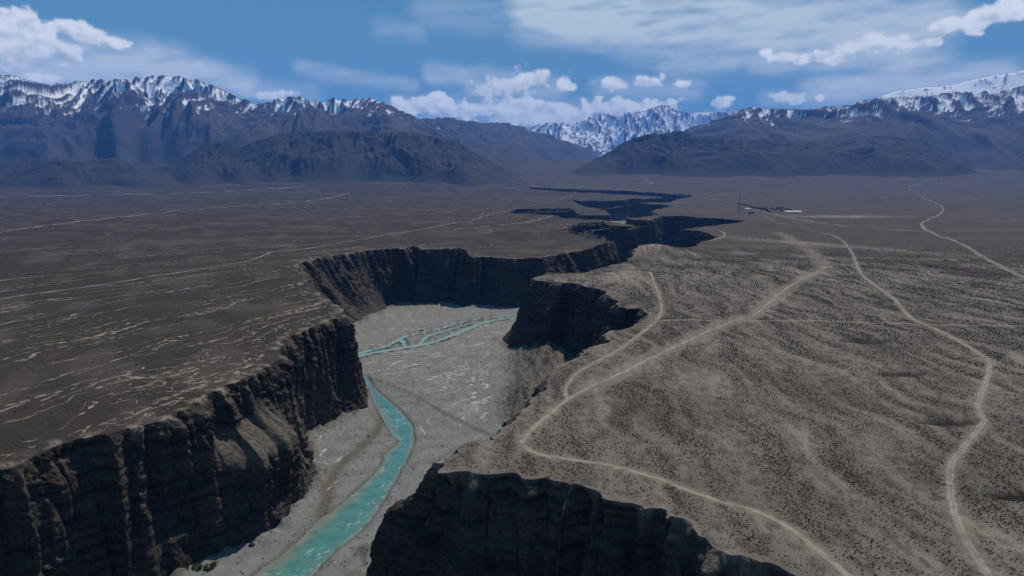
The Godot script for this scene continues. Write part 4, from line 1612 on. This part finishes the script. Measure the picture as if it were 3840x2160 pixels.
func sky_color(az: float, el: float, cum: Array, cir: Array) -> Color:
	var h := clampf(el / 45.0, 0.0, 1.0)
	var c := Color(0.205, 0.41, 0.57).lerp(Color(0.058, 0.205, 0.372), 1.0 - pow(1.0 - h, 3.2))
	var a := deg_to_rad(az)
	var x := sin(a) * 57.3
	var z := cos(a) * 57.3
	# high veil
	var n1: float = n_cl1.get_noise_3d(x, el * 2.2, z)
	var n2: float = n_cl2.get_noise_3d(x + el * 0.9, el * 2.6, z)
	var wisp: float = n_cl2.get_noise_3d(x * 0.5 + el * 0.6 + 300.0, el * 3.4 - x * 0.3, z * 0.5)
	var veil := 0.0
	for s in cir:
		var p := Vector2(az, el)
		var q := Geometry2D.get_closest_point_to_segment(p, Vector2(s[0], s[1]), Vector2(s[2], s[3]))
		veil = maxf(veil, s[5] * (1.0 - ss(0.2, 1.45, (p.distance_to(q) / s[4]) * (1.0 + n1 * 0.45))))
	if absf(az) > 39.0 or el > 19.0:
		var out := maxf(ss(39.0, 46.0, absf(az)), ss(19.0, 24.0, el))
		veil = maxf(veil, out * 0.6 * ss(0.0, 0.5, n1 + n2 * 0.4) * (1.0 - ss(50.0, 80.0, el)))
	veil *= clampf(1.0 + n2 * 0.5 + wisp * 0.7, 0.0, 1.35)
	c = c.lerp(VEIL, clampf(veil, 0.0, 0.95))
	# heaped clouds
	var f := -9.0
	var up := 0.0
	var b := 1.0
	var best := -9.0
	var n3: float = n_cl3.get_noise_3d(x, el * 1.3, z)
	for e in cum:
		var dx: float = (az - e[0]) / e[2]
		if absf(dx) > 1.8:
			continue
		var dy: float = (el - e[1]) / e[3]
		if dy < 0.0:
			dy *= 1.25
		var g := 1.0 - dx * dx - dy * dy
		if g > best:
			best = g
			b = e[4]
		f = maxf(f, g)
		up = maxf(up, (dy * 0.5 + 0.5) * ss(-0.3, 0.4, g))
	if absf(az) > 39.0:
		var band := ss(39.0, 44.0, absf(az)) * ss(1.0, 4.0, el) * (1.0 - ss(9.0, 15.0, el))
		f = maxf(f, (n1 * 1.6 - 0.35) * band * 1.5 - (1.0 - band) * 2.0)
		up = maxf(up, 0.6)
	if f > -1.2:
		var edge := 1.0 - 0.75 * ss(0.15, 0.8, f)
		var dens := ss(-0.1, 0.5, f * 0.85 + (n3 * 2.1 + n2 * 0.6) * edge + 0.0)
		if dens > 0.0:
			var relief: float = n_cl3.get_noise_3d(x + 0.3, el * 1.3 + 0.5, z) - n3
			var lit := clampf(0.5 + up * 0.5 - relief * 1.1 + n2 * 0.12, 0.0, 1.0)
			var cc := CLOUD_GREY.lerp(CLOUD_WHITE, lit)
			c = c.lerp(cc, dens * clampf(b, 0.0, 1.0) * 0.97)
	return c

func sky_row(k: int) -> void:
	var el := 90.0 - (sky_j0 + (k + 0.5) * sky_step) * 180.0 / 2048.0
	var cum := []
	for e in CUMULUS:
		if absf(el - e[1]) < e[3] * 1.8:
			cum.append(e)
	var cir := []
	for s in CIRRUS:
		if el > minf(s[1], s[3]) - s[4] * 2.6 and el < maxf(s[1], s[3]) + s[4] * 2.6:
			cir.append(s)
	var row := PackedByteArray()
	row.resize(sky_n * 3)
	for i in sky_n:
		var az := (sky_i0 + (i + 0.5) * sky_step) * 360.0 / 4096.0 - 180.0
		var c := sky_color(az, maxf(el, 0.0), cum, cir).linear_to_srgb()
		row[i * 3] = int(clampf(c.r, 0.0, 1.0) * 255.0 + 0.5)
		row[i * 3 + 1] = int(clampf(c.g, 0.0, 1.0) * 255.0 + 0.5)
		row[i * 3 + 2] = int(clampf(c.b, 0.0, 1.0) * 255.0 + 0.5)
	sky_rows[k] = row

func sky_block(i0: int, n: int, j0: int, rows: int, step: int) -> Image:
	sky_i0 = i0
	sky_n = n
	sky_j0 = j0
	sky_step = step
	sky_rows = []
	sky_rows.resize(rows)
	var task := WorkerThreadPool.add_group_task(sky_row, rows)
	WorkerThreadPool.wait_for_group_task_completion(task)
	var all := PackedByteArray()
	for r in sky_rows:
		all.append_array(r)
	return Image.create_from_data(n, rows, false, Image.FORMAT_RGB8, all)

func make_sky() -> ImageTexture:
	var im := sky_block(0, 512, 0, 256, 8)
	im.resize(4096, 2048, Image.INTERPOLATE_CUBIC)
	var fine := sky_block(1480, 1136, 700, 340, 1)
	im.blit_rect(fine, Rect2i(0, 0, 1136, 340), Vector2i(1480, 700))
	# the panorama's seam faces -z
	var out := Image.create_empty(4096, 2048, false, Image.FORMAT_RGB8)
	out.blit_rect(im, Rect2i(2048, 0, 2048, 2048), Vector2i(0, 0))
	out.blit_rect(im, Rect2i(0, 0, 2048, 2048), Vector2i(2048, 0))
	return ImageTexture.create_from_image(out)

# ------------------------------------------------------------------ the place
var rim_mask := PackedFloat32Array()

func _ready() -> void:
	var cam := Camera3D.new()
	cam.name = "camera"
	cam.fov = 45.747
	cam.near = 1.0
	cam.far = 70000.0
	cam.position = Vector3(0, 120, 0)
	cam.rotation_degrees = Vector3(-7.125, 0, 0)
	add_child(cam)
	cam.current = true
	noises()
	var env := Environment.new()
	env.background_mode = Environment.BG_SKY
	var sky := Sky.new()
	var pano := PanoramaSkyMaterial.new()
	pano.panorama = make_sky()
	sky.sky_material = pano
	env.sky = sky
	env.background_energy_multiplier = SKY_ENERGY
	env.tonemap_mode = Environment.TONE_MAPPER_LINEAR
	env.tonemap_exposure = EXPOSURE
	env.sdfgi_enabled = true
	env.ssao_enabled = true
	env.ssil_enabled = true
	env.fog_enabled = true
	env.fog_density = HAZE
	env.fog_light_color = HAZE_COLOR
	var we := WorldEnvironment.new()
	we.environment = env
	add_child(we)
	var sun := DirectionalLight3D.new()
	sun.name = "sun"
	sun.light_energy = SUN_ENERGY
	sun.light_color = Color(1.0, 0.955, 0.89)
	sun.light_angular_distance = 0.5
	sun.shadow_enabled = true
	sun.rotation_degrees = Vector3(-SUN_UP, 180.0 - SUN_RIGHT, 0)
	add_child(sun)
	rng.seed = 20240
	for k in 320:
		mid_fast.append(lerp_table(MID, k * 25.0 + 12.5))
	for p in TERRACE:
		terrace.append(Vector2(p[0], p[1]))
	for p in FLOOR_BANK:
		BANK_D.append([p[0], p[1]])
	# masks: where tracks, water and mud lie
	track_mask.resize(MW * MH)
	for t in [[TRACK_A, 2.0, 2.5], [TRACK_B, 2.0, 2.0], [TRACK_C, 2.5, 2.0], [TRACK_S, 1.5, 1.5], [TRACK_M, 2.5, 3.0], [TRACK_N, 1.0, 2.0]]:
		stamp(track_mask, smooth_points(t[0]), t[1], MX0, MD0, MC, MW, MH, t[2])
	stamp(track_mask, smooth_points(TRACK_A.slice(18)), 4.0, MX0, MD0, MC, MW, MH, 12.0)
	stamp(track_mask, smooth_points(WASH), 10.0, MX0, MD0, MC, MW, MH, 14.0)
	water_mask.resize(FW * FH)
	mud_mask.resize(FW * FH)
	for q in [[CHANNEL_A, 5.0], [CHANNEL_B, 8.0], [CHANNEL_C, 4.5], [CHANNEL_D, 5.0]]:
		stamp(water_mask, smooth_points(q[0]), q[1], FX0, FD0, 2.0, FW, FH, 2.5)
	for q in [[RIVER_L, RIVER_R]]:
		var ring := PackedVector2Array()
		for p in smooth_line(q[0], 3.0):
			ring.append(p)
		var other := smooth_line(q[1], 3.0)
		other.reverse()
		for p in other:
			ring.append(p)
		fill_mask(water_mask, ring, FX0, FD0, 2.0, FW, FH)
	water_mask = blur(blur(water_mask, FW, FH), FW, FH)
	stamp(mud_mask, smooth_points(FLOOR_MUD), 4.0, FX0, FD0, 2.0, FW, FH, 4.0)
	build_rims()
	base_mask.resize(FW * FH)
	for side in ["left", "right"]:
		var feet := []
		for r in rim_pts[side]:
			if r[3] > 240.0 and r[3] < 1330.0:
				feet.append([r[2], r[3]])
			elif feet.size() > 1:
				stamp(base_mask, feet, 3.0, FX0, FD0, 2.0, FW, FH, 9.0)
				feet = []
		if feet.size() > 1:
			stamp(base_mask, feet, 3.0, FX0, FD0, 2.0, FW, FH, 9.0)
	rim_mask.resize(MW * MH)
	var rl := []
	for r in rim_pts["left"]:
		if r[1] > 140.0 and r[1] < 1700.0:
			rl.append([r[0], r[1]])
	stamp(rim_mask, rl, 5.0, MX0, MD0, MC, MW, MH, 7.0)
	var cm := PackedFloat32Array()
	cm.resize(MW * MH)
	fill_mask(cm, canyon, MX0, MD0, MC, MW, MH)
	canyon_mask.resize(MW * MH)
	for i in cm.size():
		canyon_mask[i] = 1 if cm[i] > 0.5 else 0
	build_ground()
	walls()
	river("river", RIVER_L, RIVER_R, "turquoise meltwater river winding along the canyon floor", 0.8)
	channel("river_channel", CHANNEL_A, 8.0, "upper braid of the river on the far gravel bed")
	channel("river_channel", CHANNEL_B, 14.0, "main braid of the river crossing the far gravel bed")
	channel("river_channel", CHANNEL_C, 8.0, "narrow braid linking the two far river channels")
	channel("river_channel", CHANNEL_D, 7.5, "thin shallow braid beside the main far channel")
	mountain("mountain_range", RANGE_LEFT, 9600.0, "long snow capped mountain range beyond the dark plain", {"snow": 2250.0, "snow_w": 420.0, "rows": 150})
	mountain("mountain_range", RANGE_RIGHT, 9900.0, "bluish mountain wall with snow streaks behind the road", {"snow": 2180.0, "snow_w": 480.0, "bare": 0.12, "seed": 2, "rows": 140, "half": 22, "relief": 0.4, "fine": 0.13})
	mountain("mountain_range", RANGE_RIGHT_BACK, 15500.0, "white snowfield ridge showing over the bluish mountain wall", {"snow": 2200.0, "snow_w": 500.0, "bare": 0.8, "fine": 0.04, "rib": 0.0, "relief": 0.05, "half": 18, "seed": 3, "rows": 60})
	mountain("mountain_range", RANGE_BACK, 12500.0, "dark blue ridge sloping down into the valley mouth", {"H": 1700.0, "relief": 0.4, "seed": 4, "rows": 80, "half": 14})
	mountain("snow_peak", RANGE_PEAK, 22000.0, "jagged white peak closing the far end of the valley", {"H": 3600.0, "snow": 2200.0, "snow_w": 600.0, "bare": 0.75, "seed": 5, "size": 6500.0, "rows": 130, "du": 0.0011})
	mountain("foothill", HILL_LEFT, 7600.0, "dark ribbed foothill in front of the snowy range", {"H": 650.0, "size": 1300.0, "relief": 0.45, "rib": 0.07, "stretch": 0.75, "seed": 6, "rows": 110, "power": 0.75, "rock": HILL_DARK, "rock2": HILL_GREY})
	mountain("foothill", HILL_LOW, 7000.0, "low broken hills at the foot of the snowy range", {"H": 330.0, "size": 1300.0, "relief": 0.7, "seed": 7, "rows": 80, "power": 1.1, "rock": HILL_DARK, "rock2": HILL_GREY})
	mountain("foothill", HILL_RIGHT, 8800.0, "broad dark foothill on the right bank at the valley mouth", {"H": 650.0, "size": 1700.0, "relief": 0.5, "rib": 0.03, "stretch": 0.8, "seed": 8, "rows": 110, "power": 1.0, "rock": HILL_DARK, "rock2": HILL_GREY, "half": 14})
	mountain("foothill", HILL_FAR_RIGHT, 9600.0, "dark hill slope beyond the end of the winding road", {"H": 900.0, "size": 2000.0, "relief": 0.4, "seed": 9, "rows": 70, "rock": HILL_DARK, "rock2": HILL_GREY})
	track("dirt_track", TRACK_A, 2.6, DUST, "pale dirt track that hooks round the point above the river")
	track("dirt_track", TRACK_B, 2.4, DUST, "rutted dirt track between the shaded cliff and the sandy swath")
	track("dirt_track", TRACK_C, 3.3, DUST_GREY, "long grey track winding up to the houses by the mast")
	track("dirt_track", TRACK_S, 2.2, DUST, "dead straight track crossing the sandy plateau")
	track("dirt_track", TRACK_M, 6.0, DUST, "short track along the lobe beside the dark canyon bend")
	track("dirt_track", TRACK_K, 4.0, DUST, "faint track over the dune near the dark canyon bend", false)
	track("dirt_track", TRACK_N, 4.0, DUST, "faint straight track between the grey track and the paved road", false)
	track("paved_road", TRACK_D, 11.0, ASPHALT, "wide grey road zigzagging to the foot of the bluish mountains", false, "road")
	track("paved_road", TRACK_E, 12.0, ASPHALT, "main road running past the plantation to the canyon's far end", false, "road")
	track("dirt_track", TRACK_F, 5.0, DUST, "pale track crossing the dark gravel plain beside the canyon")
	track("dirt_track", TRACK_G, 9.0, DUST, "thin pale track far out on the dark gravel plain", false)
	track("dirt_track", TRACK_H, 22.0, DUST, "distant pale line of road below the low broken hills", false)
	track("dirt_track", TRACK_I, 7.0, DUST, "short track running out along the canyon spur", false)
	track("dirt_track", TRACK_J, 14.0, DUST, "small zigzag track climbing toward the broad foothill", false)
	silt()
	scrub()
	far_things()

func smooth_points(src: Array) -> Array:
	var out := []
	for p in smooth_line(src, 3.0):
		out.append([p.x, p.y])
	return out

var BANK_D := []

func noises() -> void:
	noise("roll", 1.0 / 210.0, 2)
	noise("bump", 1.0 / 30.0, 2, false, 2)
	noise("broad", 1.0 / 120.0, 3, false, 3)
	noise("fine", 1.0 / 5.0, 3, false, 4)
	noise("warp", 1.0 / 90.0, 1, false, 5)
	noise("warp2", 1.0 / 16.0, 2, false, 6)
	noise("streak", 1.0 / 26.0, 1, false, 7)
	noise("where", 1.0 / 70.0, 2, false, 8)
	noise("breaks", 1.0 / 22.0, 2, false, 9)
	noise("patch", 1.0 / 24.0, 3, false, 10)
	noise("bands", 1.0 / 24.0, 3, false, 11)
	noise("dots", 1.0 / 7.0, 2, false, 12)
	noise("plain", 1.0 / 20.0, 2, false, 13)
	noise("bar", 1.0 / 40.0, 2, false, 14)
	noise("cobble", 1.0 / 4.0, 2, false, 15)
	noise("wisp", 1.0 / 9.0, 2, false, 16)
	noise("rim1", 1.0 / 42.0, 1, false, 17)
	noise("rim2", 1.0 / 15.0, 1, false, 18)
	noise("rim3", 1.0 / 5.0, 1, false, 19)
	noise("flute1", 1.0 / 24.0, 2, false, 20)
	noise("flute2", 1.0 / 8.0, 2, false, 21)
	noise("crack", 1.0 / 30.0, 1, true, 22)
	noise("strata", 1.0 / 3.2, 2, false, 23)
	noise("rough", 1.0 / 5.0, 3, false, 24)
	noise("bench", 1.0 / 75.0, 2, false, 25)
	noise("bench2", 1.0 / 40.0, 1, false, 26)
	noise("ripple", 1.0 / 6.0, 2, false, 27)
	noise("ripple2", 1.0 / 2.2, 1, false, 28)
	noise("foam", 1.0 / 3.0, 2, false, 29)
	noise("mwarp", 0.9, 2, false, 30)
	noise("spur", 1.0, 1, false, 31)
	noise("ridge", 1.0, 7, true, 39)
	n_ridge.fractal_gain = 0.56
	n_ridge.fractal_lacunarity = 2.1
	n_ridge.fractal_weighted_strength = 0.0
	noise("plates", 1.0 / 7.0, 1, false, 38)
	n_plates.noise_type = FastNoiseLite.TYPE_CELLULAR
	n_plates.cellular_return_type = FastNoiseLite.RETURN_CELL_VALUE
	noise("isle", 1.0 / 16.0, 2, false, 32)
	noise("blocks", 1.0 / 13.0, 4, false, 37)
	noise("snow", 1.0 / 220.0, 3, false, 33)
	noise("cl1", 1.0 / 9.0, 4, false, 34)
	noise("cl2", 1.0 / 3.2, 5, false, 35)
	noise("cl3", 1.0 / 1.7, 6, false, 36)
	n_cl3.fractal_gain = 0.56
